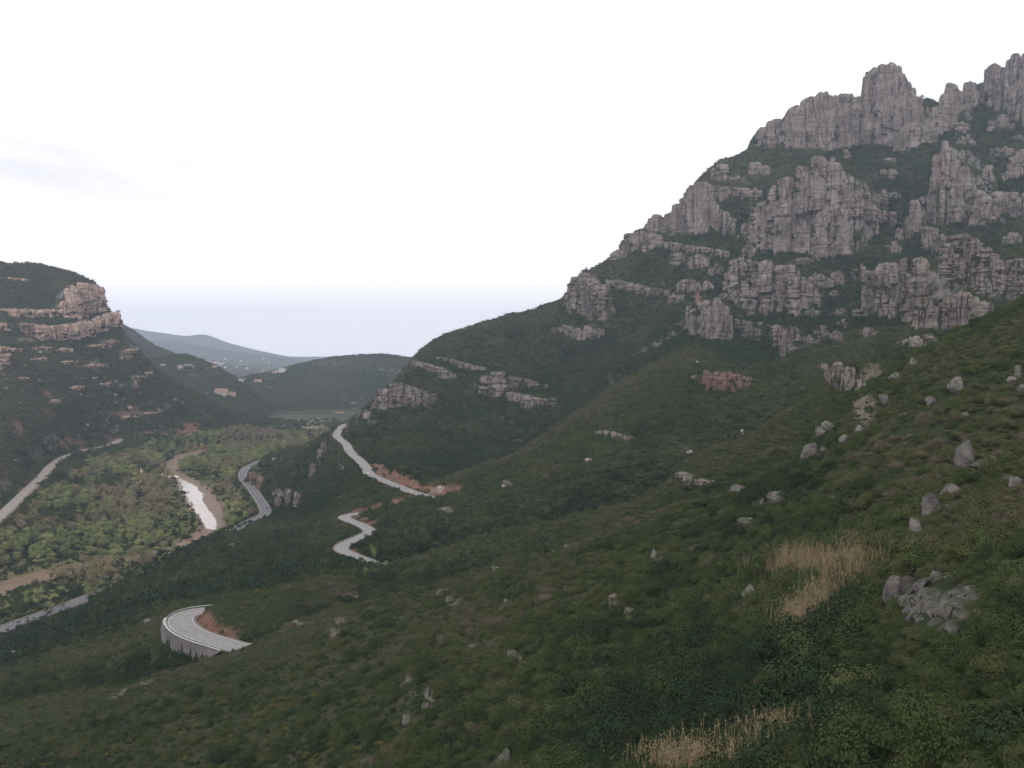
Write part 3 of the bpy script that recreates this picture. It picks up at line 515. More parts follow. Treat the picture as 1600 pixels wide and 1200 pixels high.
# ------------------------------------------------------------------ the terrain meshes
PXG, PYG = proj(XX, YY, ZZ)
RED = CUT.copy(); PALE = np.zeros(ZZ.shape); MEAD = np.zeros(ZZ.shape)
def patch(arr, px, py, rx, ry, amt=1.0, ang=0, dtol=.14):
    d = hit(px, py)[1]; u, v = PXG - px, PYG - py; c, s = math.cos(ang), math.sin(ang)
    q = ((u * c + v * s) / rx) ** 2 + ((-u * s + v * c) / ry) ** 2
    m = np.clip(1.6 - 1.2 * q, 0, 1) * amt * (np.abs(YY - d) < dtol * d + 8); np.maximum(arr, m, out=arr)
def streakp(arr, pts, r, amt=1.0):
    for (a, b), (c, d) in zip(pts[:-1], pts[1:]):
        n = max(1, int(math.hypot(c - a, d - b) / (r * 1.2)))
        for k in range(n + 1): patch(arr, a + (c - a) * k / n, b + (d - b) * k / n, r * 1.3, r, amt)
for a in [(302, 664, 16, 5), (296, 673, 24, 6), (104, 691, 30, 6), (178, 688, 12, 8), (232, 678, 16, 4), (265, 678, 10, 3), (335, 676, 12, 3), (30, 672, 7, 8), (26, 661, 5, 7), (62, 683, 6, 3), (52, 745, 5, 8), (40, 756, 8, 4), (212, 706, 18, 4), (320, 699, 18, 4), (360, 700, 16, 4), (62, 710, 8, 6), (142, 703, 20, 3), (132, 672, 16, 2), (72, 614, 7, 2.5), (215, 605, 10, 3), (75, 645, 12, 2), (195, 645, 22, 4), (205, 637, 14, 3), (95, 773, 4, 8), (60, 760, 4, 10), (5, 558, 10, 8), (40, 765, 10, 6), (158, 770, 8, 7), (175, 765, 14, 6)]: patch(RED, *a)
for a in [(604, 742, 14, 4), (620, 749, 16, 5), (634, 757, 12, 4), (570, 819, 16, 5), (556, 862, 9, 5), (340, 985, 24, 7), (365, 992, 12, 8), (315, 975, 8, 8), (1090, 470, 5, 20)]: patch(RED, *a, .9)
streakp(PALE, [(188, 604), (210, 597), (228, 589), (235, 575)], 2.4); streakp(PALE, [(200, 650), (225, 645), (250, 640), (275, 630)], 2.2); streakp(PALE, [(205, 680), (240, 679), (300, 678), (360, 677), (420, 677)], 1.4)
streakp(PALE, [(176, 1088), (195, 1080), (212, 1074), (230, 1064)], 4, .6)
streakp(PALE, [(935, 612), (952, 600), (968, 588)], 4, .62); streakp(PALE, [(1012, 548), (1045, 525), (1068, 505)], 7, .5)
for a in [(270, 690, 10, 2), (0, 760, 22, 14), (112, 655, 8, 2), (40, 530, 20, 3), (70, 548, 14, 2), (170, 535, 14, 4), (195, 552, 10, 5), (150, 565, 16, 3), (140, 572, 20, 2.5), (110, 588, 12, 2), (10, 512, 14, 5), (210, 545, 8, 6), (640, 1075, 14, 22), (668, 1095, 10, 18), (632, 1128, 7, 14), (690, 925, 12, 6), (705, 940, 10, 8), (1200, 920, 10, 10), (1500, 780, 40, 12), (800, 1030, 16, 9), (730, 1010, 14, 6), (530, 970, 12, 5), (460, 975, 14, 4), (520, 990, 8, 10), (560, 930, 25, 5), (1360, 590, 20, 25), (1350, 640, 18, 25), (810, 690, 10, 4), (790, 755, 12, 5), (700, 795, 14, 6), (680, 765, 12, 5)]: patch(PALE, *a, .75)
for a in [(490, 665, 30, 9), (505, 655, 30, 6), (60, 785, 24, 8), (105, 930, 40, 10), (150, 905, 40, 14), (430, 690, 40, 6), (460, 688, 40, 5), (220, 890, 20, 6)]: patch(MEAD, *a, 1, 0, .3)
patch(PALE, 490, 669, 22, 3, 1, 0, .3)
np.maximum(MEAD, ((ZZ < -162) & (RIVD > 3)).astype(float) * .8, out=MEAD)

nR, nL, nV = zR(XX.ravel(), YY.ravel()).reshape(XX.shape), zL(XX.ravel(), YY.ravel()).reshape(XX.shape), zV(XX, YY)
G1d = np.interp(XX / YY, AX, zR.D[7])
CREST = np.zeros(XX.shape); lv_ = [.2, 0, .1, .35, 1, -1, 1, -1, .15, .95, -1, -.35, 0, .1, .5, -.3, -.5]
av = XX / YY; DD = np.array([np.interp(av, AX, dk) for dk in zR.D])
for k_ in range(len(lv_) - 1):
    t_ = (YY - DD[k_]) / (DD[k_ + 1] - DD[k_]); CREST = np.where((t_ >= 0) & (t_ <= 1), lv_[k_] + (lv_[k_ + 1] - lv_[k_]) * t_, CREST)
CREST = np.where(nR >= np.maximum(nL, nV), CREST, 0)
lab = np.where((nV > nR) & (nV > nL), 2, np.where(nL > nR, 3, np.where(YY < G1d, 0, 1)))
keep = (PXG > -190) & (PXG < 1800)
ny, nx = XX.shape
fi = (np.arange(ny - 1)[:, None] * nx + np.arange(nx - 1)[None, :])
fk = (keep[:-1, :-1] | keep[1:, 1:])
flab = lab[:-1, :-1]
V = np.stack([XX.ravel(), YY.ravel(), ZZ.ravel() + CZ], 1)
for k, nm in enumerate(['foreground_hillside', 'mountainside', 'valley_floor', 'flat_topped_hill']):
    f = fi[fk & (flab == k)].ravel()
    if not len(f): continue
    q = np.stack([f, f + 1, f + nx + 1, f + nx], 1)
    u, inv = np.unique(q, return_inverse=True)
    me = mesh(nm, V[u], inv.reshape(-1, 4), [M_ground])
    for an, arr in (('red_earth', RED), ('pale_earth', PALE), ('meadow', MEAD)):
        at_ = me.attributes.new(an, 'FLOAT', 'POINT'); at_.data.foreach_set('value', arr.ravel()[u].astype(np.float32))
    add(nm, me, kind='structure')

# far hills and the plain to the horizon
FAR = {}
def sheet(name, lines, d0, d1, p0, p1, nd, npx, mat, amp, wl, seed, dist=None):
    L = Loft(lines); FAR[name] = lambda x, y: L(x, y) + amp * fbm(x, y, wl, 4, seed) * np.clip((L(x, y) + 185) / 60, 0, 1); ds = np.linspace(d0, d1, nd); px = np.linspace(p0, p1, npx)
    A, D = np.meshgrid((px - 800) / F, ds); X = A * D
    Z = L(X.ravel(), D.ravel()).reshape(X.shape); Z = Z + amp * fbm(X, D, wl, 4, seed) * np.clip((Z + 185) / 60, 0, 1)
    v = np.stack([X.ravel(), D.ravel(), Z.ravel() + CZ], 1); i = (np.arange(nd - 1)[:, None] * npx + np.arange(npx - 1)[None, :]).ravel()
    add(name, mesh(name, v, np.stack([i, i + 1, i + npx + 1, i + npx], 1), [mat]), kind='structure')
    return lambda x, y: float(L(np.array([x]), np.array([y]))[0])
lo = lambda d, z=-200: ([(-300, d, N, z), (1100, d, N, z)], 10)
zfar1 = sheet('distant_mountains', [lo(14000), ([(-300, 15000, 505), (195, 15000, 509), (230, 15000, 517), (255, 15000, 520), (290, 15000, 525), (300, 15000, 524), (316, 15000, 521), (335, 15000, 526), (360, 15000, 536), (400, 15000, 546), (450, 15000, 556), (500, 15000, 562), (560, 15000, 566), (1100, 15000, 570)], 6), lo(16200)], 13900, 16200, -200, 1000, 40, 240, M_far, 25, 1500, 61)
zfar2 = sheet('distant_hill_range', [lo(9700), ([(-300, 11000, 515), (150, 11000, 522), (235, 11000, 531), (270, 11000, 533), (300, 11000, 539), (340, 11000, 545), (400, 11000, 553), (450, 11000, 560), (500, 11000, 566), (560, 11000, 571), (1100, 11000, 576)], 8), lo(12500)], 9600, 12500, -200, 1000, 50, 300, M_plain, 16, 500, 62)
zfar3 = sheet('town_slope', [lo(3900), ([(-300, 4600, 598), (300, 4600, 596), (420, 4600, 590), (600, 4600, 598), (1100, 4600, 610)], 10), ([(-300, 7600, 540), (200, 7600, 547), (250, 7600, 550), (285, 7600, 553), (310, 7600, 558), (340, 7600, 565), (380, 7600, 570), (430, 7600, 576), (500, 7600, 581), (600, 7600, 585), (1100, 7600, 590)], 8), lo(9000, -185)], 3900, 9000, -200, 900, 110, 330, M_plain, 9, 250, 63)
zfar4 = sheet('hill_behind_the_mesa', [lo(2950), ([(-300, 3300, 560), (150, 3300, 555), (240, 3300, 572), (300, 3300, 590), (360, 3300, 615), (430, 3300, 650), (1100, 3300, 660)], 8), ([(-300, 3700, 440), (100, 3700, 470), (186, 3700, 505), (205, 3700, 516), (222, 3700, 528), (240, 3700, 541), (270, 3700, 553), (300, 3700, 566), (330, 3700, 580), (360, 3700, 597), (420, 3700, 640), (1100, 3700, 660)], 5), lo(4200)], 2950, 4200, -200, 520, 110, 260, M_far, 7, 140, 64)
zfar5 = sheet('rocky_hill', [([(-300, 2150, N, -200), (600, 2150, N, -200)], 10), ([(-300, 2250, 655), (250, 2250, 652), (330, 2260, 645), (400, 2290, 652), (440, 2300, 668), (600, 2350, N, -200)], 12), ([(-300, 2500, 600), (250, 2500, 600), (330, 2500, 612), (380, 2450, 628), (420, 2400, 655), (460, 2400, N, -190), (600, 2400, N, -200)], 10), ([(-300, 2750, 560), (235, 2750, 562), (255, 2750, 560), (275, 2750, 556), (292, 2750, 556), (310, 2740, 562), (340, 2720, 575), (365, 2700, 588), (385, 2650, 602), (400, 2600, 620), (415, 2520, 640), (430, 2480, 656), (455, 2450, N, -190), (600, 2450, N, -200)], 5), lo(3100)], 2150, 3100, -200, 520, 130, 300, M_far, 6, 90, 65)
zfar6 = sheet('wooded_hill', [lo(2420), ([(200, 2700, 665), (340, 2700, 640), (380, 2700, 625), (430, 2700, 640), (480, 2650, 640), (540, 2650, 650), (640, 2650, 650), (900, 2700, 660), (1100, 2700, 660)], 16), ([(200, 3100, 640), (340, 3100, 604), (375, 3100, 594), (400, 3100, 600), (440, 3050, 604), (480, 3050, 600), (540, 3050, 604), (640, 3050, 600), (900, 3100, 620), (1100, 3100, 630)], 14), ([(200, 3600, N, -180), (340, 3600, 604), (375, 3600, 591), (425, 3600, 583), (440, 3600, 579), (450, 3600, 574), (470, 3600, 568), (500, 3600, 563), (530, 3600, 558), (565, 3600, 556), (600, 3600, 555), (645, 3600, 560), (700, 3600, 568), (800, 3600, 580), (1100, 3600, 600)], 6), lo(4300)], 2420, 4300, 200, 900, 150, 330, M_far, 8, 130, 66)
def far_z(x, y): return max(zfar3(x, y) if 3900 < y < 9000 else -999, zfar4(x, y) if 2950 < y < 4200 else -999, zfar5(x, y) if 2150 < y < 3100 else -999, zfar6(x, y) if 2420 < y < 4300 else -999, zfar2(x, y) if 9600 < y < 12500 else -999)
v = []; f = []
gs = np.linspace(-12900, 12900, 30); gyy = np.concatenate([[1500], np.linspace(2200, 16300, 40)])
for y in gyy:
    for x in gs: v.append((x, y, -181 + CZ + (2 if y > 2200 else -8)))
for j in range(len(gyy) - 1):
    for i in range(29): f.append((j * 30 + i, j * 30 + i + 1, (j + 1) * 30 + i + 1, (j + 1) * 30 + i))
add('far_plain', mesh('far_plain', v, f, [M_plain]), kind='structure')

# ------------------------------------------------------------------ roads, markings, rails, walls, river
def normals2(P):
    t = np.gradient(P[:, :2], axis=0); t /= np.linalg.norm(t, axis=1)[:, None] + 1e-9; return np.stack([-t[:, 1], t[:, 0]], 1)
def ribbon(name, P, a, b, dz, mat, skip=None, **kw):
    n = normals2(P); v = []; f = []
    for i, p in enumerate(P):
        for o in (a, b): v.append((p[0] + n[i, 0] * o, p[1] + n[i, 1] * o, p[2] + dz + CZ))
    for i in range(len(P) - 1):
        if skip and skip(i): continue
        f.append((2 * i, 2 * i + 2, 2 * i + 3, 2 * i + 1))
    return add(name, mesh(name, v, f, [mat], False), **kw)
def rail(name, P, off, lab_, i0=0, i1=None, h=.75, gap=3, mat=None):
    i1 = i1 or len(P); n = normals2(P); e = add(name, None, loc=up(P[i0]), label=lab_, cat='guard rail')
    Q = [(P[i, 0] + n[i, 0] * off - P[i0, 0], P[i, 1] + n[i, 1] * off - P[i0, 1], P[i, 2] - P[i0, 2]) for i in range(i0, i1)]
    v = []; f = []
    for (x, y, z) in Q:
        for dz, ds in ((h - .35, .04), (h - .18, .1), (h, .04)): v.append((x + ds * n[i0, 0], y + ds * n[i0, 1], z + dz))
        v.append((x - .04, y - .04, z + h)); v.append((x - .04, y - .04, z + h - .35))
    for i in range(len(Q) - 1):
        for k in range(5): f.append((5 * i + k, 5 * i + 5 + k, 5 * i + 5 + (k + 1) % 5, 5 * i + (k + 1) % 5))
    add('beam', mesh('beam', v, f, [mat or M_rail], False), e)
    pm = mesh('post', [(sx * .08, sy * .08, zz) for zz in (-.4, h + .06) for sx, sy in ((-1, -1), (1, -1), (1, 1), (-1, 1))], [(0, 1, 5, 4), (1, 2, 6, 5), (2, 3, 7, 6), (3, 0, 4, 7), (4, 5, 6, 7)], [M_rail], False)
    for i in range(0, len(Q), gap): add('post', pm, e, Q[i])
    return e
def verge(P, w, z, nm): ribbon(nm, P, -w, w, z, M_verge, kind='structure')
verge(R1, 5.3, -.05, 'road_verge'); verge(R2, 4.4, -.05, 'road_verge'); verge(R3, 4.9, -.05, 'road_verge'); verge(HW, 5.8, -.06, 'road_verge')
ribbon('mountain_road', R1, -4.3, 4.3, .02, M_road, kind='structure'); ribbon('mountain_road', R2, -3.6, 3.6, .02, M_road, kind='structure'); ribbon('mountain_road', R3, -4.1, 4.1, .02, M_road, kind='structure')
ribbon('valley_highway', HW, -4.7, 4.7, .02, M_hw, kind='structure')
for P, a, nm in ((R1, 3.9, 0), (HW, 4.2, 0)):
    for s in (-1, 1): ribbon('edge_line', P, s * a - .10, s * a + .10, .03, M_line, kind='structure')
ribbon('centre_line', R1, -.05, .05, .03, M_line, lambda i: (i // 2) % 3 == 2, kind='structure'); ribbon('centre_line', HW, -.13, .13, .03, M_line, lambda i: (i // 2) % 2, kind='structure')
ribbon('dirt_track', LR, -5.0, 5.0, .12, M_track, kind='structure'); ribbon('bank_of_the_track', LR, -7.6, -5.0, .05, M_verge, kind='structure')
ptz = samp(PT[:, 0], PT[:, 1]); PT[:, 2] = ptz
ribbon('footpath', PT, -1.7, 1.7, .35, simple('sandy_path', (.42, .27, .17), .9, .1, .25, .3), kind='structure')
# plan left of R1 travelling from far to near: outside of the bend
k0 = int(len(R1) * .28); k1 = int(len(R1) * .80)
nrm = normals2(R1); mid = len(R1) // 2
side = 1 if np.dot(nrm[np.argmin(R1[:, 0])], [-1, 0]) > 0 else -1
rail('guard_rail', R1, side * 4.75, 'pale guard rail round the outside of the nearest road bend', k0, k1)
rail('guard_rail', HW, (1 if normals2(HW)[10][0] < 0 else -1) * 5.4, 'long guard rail on the river side of the valley highway', 0, int(len(HW) * .55), .8, 2, simple('weathered_rail', (.50, .46, .36), .5, .4))
n2 = normals2(R2); s2 = 1 if np.dot(n2[np.argmin(R2[:, 0])], [-1, 0]) > 0 else -1
rail('guard_rail', R2, s2 * 4.1, 'thin guard rail along the outer side of the double bend', int(len(R2) * .15), int(len(R2) * .8))
n3 = normals2(R3); rail('guard_rail', R3, (1 if n3[len(n3) // 2][0] < 0 else -1) * 4.6, 'distant guard rail on the valley side of the upper road', int(len(R3) * .1), int(len(R3) * .9), .8, 2)
def stone_wall(name, P, off, i0, i1, depth, lab_, m):
    n = normals2(P); e = add(name, None, loc=up(P[i0]), label=lab_, cat='retaining wall'); o = P[i0]
    r = random.Random(5); v0 = [(-.5, -.5, -.5), (.5, -.5, -.5), (.5, .5, -.5), (-.5, .5, -.5), (-.44, -.5, .46), (.44, -.5, .46), (.46, .5, .5), (-.46, .5, .5)]
    bm_ = [mesh('stone_block', [(x + r.uniform(-.06, .06), y + r.uniform(-.12, .12), z + r.uniform(-.06, .06)) for x, y, z in v0], [(3, 2, 1, 0), (4, 5, 6, 7), (0, 1, 5, 4), (1, 2, 6, 5), (2, 3, 7, 6), (3, 0, 4, 7)], [m], False) for _ in range(6)]
    # backing wall
    v = []; f = []
    for i in range(i0, i1):
        h = depth * min(1, (i - i0) / 6, (i1 - 1 - i) / 6) + .3
        for (dz, so) in ((-.15, -.08), (-h, 1.12)): v.append((P[i, 0] + n[i, 0] * (off + math.copysign(so, off)) - o[0], P[i, 1] + n[i, 1] * (off + math.copysign(so, off)) - o[1], P[i, 2] + dz - o[2]))
    for i in range(i1 - i0 - 1): f.append((2 * i, 2 * i + 2, 2 * i + 3, 2 * i + 1))
    add('backing', mesh('backing', v, f, [m]), e)
    cnt = 0
    for row in range(7):
        z = -.25 - row * 1.12; i = i0 + (row % 2) * .5
        while i < i1 - 2 and cnt < 290:
            q = int(i); h = depth * min(1, (q - i0) / 6, (i1 - 1 - q) / 6) + .3
            if -z < h:
                so = off + math.copysign(-.1 + .16 * (-z), off); tx = math.atan2(-n[q, 0], n[q, 1])
                add('stone_block', bm_[cnt % 6], e, (P[q, 0] + n[q, 0] * so - o[0], P[q, 1] + n[q, 1] * so - o[1], P[q, 2] + z - .5 - o[2]), (0, 0, tx), (1.80 * r.uniform(.97, 1.05), .5, 1.12)); cnt += 1
            i += 1.15
    # coping
    ribbon('coping', P[i0:i1] - np.array([o[0], o[1], o[2] + CZ]), off - .35, off + .35, .12, M_rail).parent = e
    return e
M_wallstone = simple('wall_stone', (.115, .105, .108), .9, .1, .3, .5)
stone_wall('retaining_wall', R1, side * 5.35, int(len(R1) * .40), int(len(R1) * .79), 6.6, 'curved stone retaining wall under the nearest road bend', M_wallstone)
# river
def flat_poly(name, P, wa, wb, z, mat, **kw):
    n = normals2(P); v = []; f = []; K = 6
    for i, p in enumerate(P):
        a, b = (wa(i), wb(i)) if callable(wa) else (wa, wb)
        for k in range(K + 1):
            o = a + (b - a) * k / K; v.append((p[0] + n[i, 0] * o, p[1] + n[i, 1] * o, z + CZ))
    for i in range(len(P) - 1):
        for k in range(K): f.append((i * (K + 1) + k, (i + 1) * (K + 1) + k, (i + 1) * (K + 1) + k + 1, i * (K + 1) + k + 1))
    return add(name, mesh(name, v, f, [mat]), **kw)
flat_poly('river', RV, -27, 27, -168.6, M_river, kind='structure')
pool = [(272, 746, 279, 747), (276, 751, 290, 751), (277, 758, 303, 758), (279, 765, 312, 764.5), (284, 774, 316, 773), (291, 783, 319, 783), (298, 791, 321, 791), (305, 799, 327, 799), (311, 807, 334, 806), (317, 816, 338, 816), (322, 826, 338, 828)]
pa = np.array([unz(a, b, -168.45) for a, b, c, d_ in pool]); pb = np.array([unz(c, d_, -168.45) for a, b, c, d_ in pool]); nn = 60
ii = np.linspace(0, len(pool) - 1, nn); L_ = np.stack([np.interp(ii, range(len(pool)), pa[:, k]) for k in range(3)], 1); Rr = np.stack([np.interp(ii, range(len(pool)), pb[:, k]) for k in range(3)], 1)
rr = np.random.default_rng(4); L_[:, 0] += rr.normal(0, .7, nn); Rr[:, 0] += rr.normal(0, 1.2, nn)
v = [];
for a, b in zip(L_, Rr):
    for k in range(7): q = a + (b - a) * k / 6; v.append((q[0], q[1], q[2] + CZ))
add('calm_water', mesh('calm_water', v, [(i * 7 + k, i * 7 + k + 1, i * 7 + k + 8, i * 7 + k + 7) for i in range(nn - 1) for k in range(6)], [M_calm]), kind='structure')
wv = [(249, 737.5), (254, 741), (260, 743), (268, 744.5), (275, 744)]
wp = smooth_path([tuple(unz(a, b, -168.2)) for a, b in wv], 2)
wo = add('weir', None, loc=up(wp[0]), label='low weir with a line of white water across the brown river', cat='weir')
rel = wp - wp[0]
def strip(pts, prof, mat, nm):
    n = normals2(pts); v = []; f = []; m = len(prof); r = random.Random(3)
    for i, p in enumerate(pts):
        for o, z in prof: o2 = o * r.uniform(.8, 1.3); v.append((p[0] + n[i, 0] * o2, p[1] + n[i, 1] * o2, p[2] + z))
    for i in range(len(pts) - 1):
        for k in range(m - 1): f.append((i * m + k, (i + 1) * m + k, (i + 1) * m + k + 1, i * m + k + 1))
    return add(nm, mesh(nm, v, f, [mat]), wo)
strip(rel, [(-.8, -.6), (-.8, .5), (.8, .5), (.8, -.6)], M_rock[3], 'sill'); strip(rel, [(-9, -.15), (-6, .15), (-2.5, .25), (-.9, .7), (.9, .7), (1.2, -.3)], M_foam, 'white_water')

# ------------------------------------------------------------------ rock columns
def column_mesh(aspect, block, seed, nu=26, nv=None):
    nv = nv or int(16 + 6 * aspect); v = []; f = []; r = random.Random(seed); off = Vector((seed * 7.3, seed * 3.1, 0))
    K = r.randrange(6, 9); ang = sorted((k + r.uniform(-.32, .32)) * 6.2832 / K for k in range(K)); rad = [r.uniform(.78, 1.14) for _ in range(K)]
    def poly(a):
        a %= 6.2832
        for k in range(K):
            a0, a1 = ang[k], ang[(k + 1) % K] + (6.2832 if k == K - 1 else 0)
            for aa in (a, a + 6.2832):
                if a0 <= aa <= a1:
                    p0 = Vector((math.cos(a0), math.sin(a0))) * rad[k]; p1 = Vector((math.cos(a1), math.sin(a1))) * rad[(k + 1) % K]
                    d = Vector((math.cos(a), math.sin(a))); e = p1 - p0; den = d.x * e.y - d.y * e.x
                    return (p0.x * e.y - p0.y * e.x) / den if abs(den) > 1e-6 else rad[k]
        return 1.0
    base = [poly(6.2832 * i / nu) for i in range(nu)]
    nb = int(2 + aspect * (1.3 + 1.6 * block)); beds = sorted(r.uniform(.06, .94) for _ in range(nb))
    dirs = [(r.uniform(0, 6.28), r.uniform(.03, .15) * (1.3 - .5 * block)) for _ in beds]
    td = r.uniform(0, 6.28); dome = min(.5, .42 / max(aspect, .6)) * (1 - .6 * block)
    for j in range(nv + 1):
        t = j / nv
        pr = 1.0 if t < 1 - dome else math.sqrt(max(0, 1 - ((t - 1 + dome) / dome) ** 2)) * .85 + .15 * (j < nv)
        pr *= 1.08 - .16 * t
        for i in range(nu):
            a = 2 * math.pi * i / nu; ca, sa = math.cos(a), math.sin(a); q = base[i] * pr
            for bd, (ba, bs) in zip(beds, dirs):
                if t > bd: q *= 1 - bs * max(0, math.cos(a - ba))
                q *= 1 - (.05 + .10 * block) * math.exp(-((t - bd) * aspect * 15) ** 2)
            n3 = mnoise.fractal(Vector((ca * 1.6, sa * 1.6, t * aspect * 1.4)) + off, 1.0, 2.0, 5) * .26
            n4 = mnoise.fractal(Vector((ca * 4.5, sa * 4.5, t * aspect * .5)) - off, 1.0, 2.0, 3) * .16
            q *= 1 + n3 + n4; zz = t + (t > 1 - dome) * (.10 / max(aspect, .6)) * math.cos(a - td) * q * (1 - block * .5) + .03 / max(aspect, .6) * n3 * 3
            if j == nv: q *= .05
            v.append((q * ca, q * sa, zz))
    for j in range(nv):
        for i in range(nu): f.append((j * nu + i, j * nu + (i + 1) % nu, (j + 1) * nu + (i + 1) % nu, (j + 1) * nu + i))
    return v, f
ASP = [.7, 1.2, 2.0, 3.2, 5.0]
_cm = {}
def col_mesh(asp, blk, tint, var):
    ai = min(range(5), key=lambda k: abs(math.log(ASP[k] / max(asp, .3)))); bi = 0 if blk < .25 else (1 if blk < .65 else 2)
    key = (ai, bi, tint, var)
    if key not in _cm:
        v, f = column_mesh(ASP[ai], (.0, .45, .85)[bi], 1 + ai * 31 + bi * 7 + var * 101); _cm[key] = mesh('rock_column', v, f, [M_rock[tint]], False)
    return _cm[key]
LEDGE = []      # spots for shrubs that cling to the cliffs
for ci, ((lab_, tint, poly, cw, tiers, blk), lst) in enumerate(zip(CLIFFS, COLS)):
    if not lst: continue
    o0 = min(lst, key=lambda c: c[0][2])[0]; e = add('rock_rib' if lab_.startswith('small broken') else 'rock_ledge' if lab_.startswith('thin pink rock ledge') else 'cliff', None, loc=up(o0), label=lab_, cat='cliff', group='rock ribs between the big cliffs' if lab_.startswith('small broken') else 'thin ledges below the flat topped hill' if lab_.startswith('thin pink rock ledge') else None)
    for k, (p, rx, ry, H, yaw, lean, b_) in enumerate(lst):
        asp = H / (rx + ry)
        add('rock_column', col_mesh(asp, b_, tint, k % 5), e, (p[0] - o0[0], p[1] - o0[1], p[2] - o0[2]), (-lean, 0, yaw + (math.pi if k % 2 else 0)), (rx, ry, H))
        rl = random.Random(int(p[0] * 10))
        dd = p[1]
        for q in range(9 if dd > 300 else 2):
            a = rl.uniform(-.3, 3.44); s_ = rl.choice((-1, 1))
            zz = p[2] + H * rl.uniform(.05, .45 if ci in SKY or tint == 4 else .8)
            LEDGE.append((p[0] + s_ * rx * rl.uniform(.6, .9), p[1] - ry * rl.uniform(.1, .55), zz, max(.5, min(6.0, .32 * rx * rl.uniform(.5, 1.5)))))
        if ci not in SKY: LEDGE.append((p[0] + rl.uniform(-.4, .4) * rx, p[1] + rl.uniform(.0, .6) * ry, p[2] + H * .92, max(.5, min(5.0, .30 * rx))))

# ------------------------------------------------------------------ boulders
def ico(sub):
    import bmesh
    b = bmesh.new(); bmesh.ops.create_icosphere(b, subdivisions=sub, radius=1); v = [x.co.copy() for x in b.verts]; f = [[w_.index for w_ in q.verts] for q in b.faces]; b.free(); return v, f
IV, IF = ico(4); IV2, IF2 = ico(2)
def boulder_mesh(seed, mat, lowres=False):
    r = random.Random(seed); off = Vector((seed * 5.7, seed * 2.3, seed)); cuts = [(Vector((r.gauss(0, 1), r.gauss(0, 1), r.gauss(0, .8))).normalized(), r.uniform(.50, .76)) for _ in range(14)]
    v = []
    for p in (IV2 if lowres else IV):
        q = p.copy()
        for n_, d_ in cuts:
            t = q.dot(n_) - d_
            if t > 0: q -= n_ * t * .96
        q *= 1 + .09 * mnoise.fractal(q * 1.4 + off, 1, 2, 4) + .05 * mnoise.fractal(q * 5 + off, 1, 2, 3)
        v.append(q)
    return mesh('boulder', v, IF2 if lowres else IF, [mat], False)
BM = [boulder_mesh(k, M_boulder) for k in range(8)]; BMF = [boulder_mesh(20 + k, M_boulder_far, True) for k in range(8)]
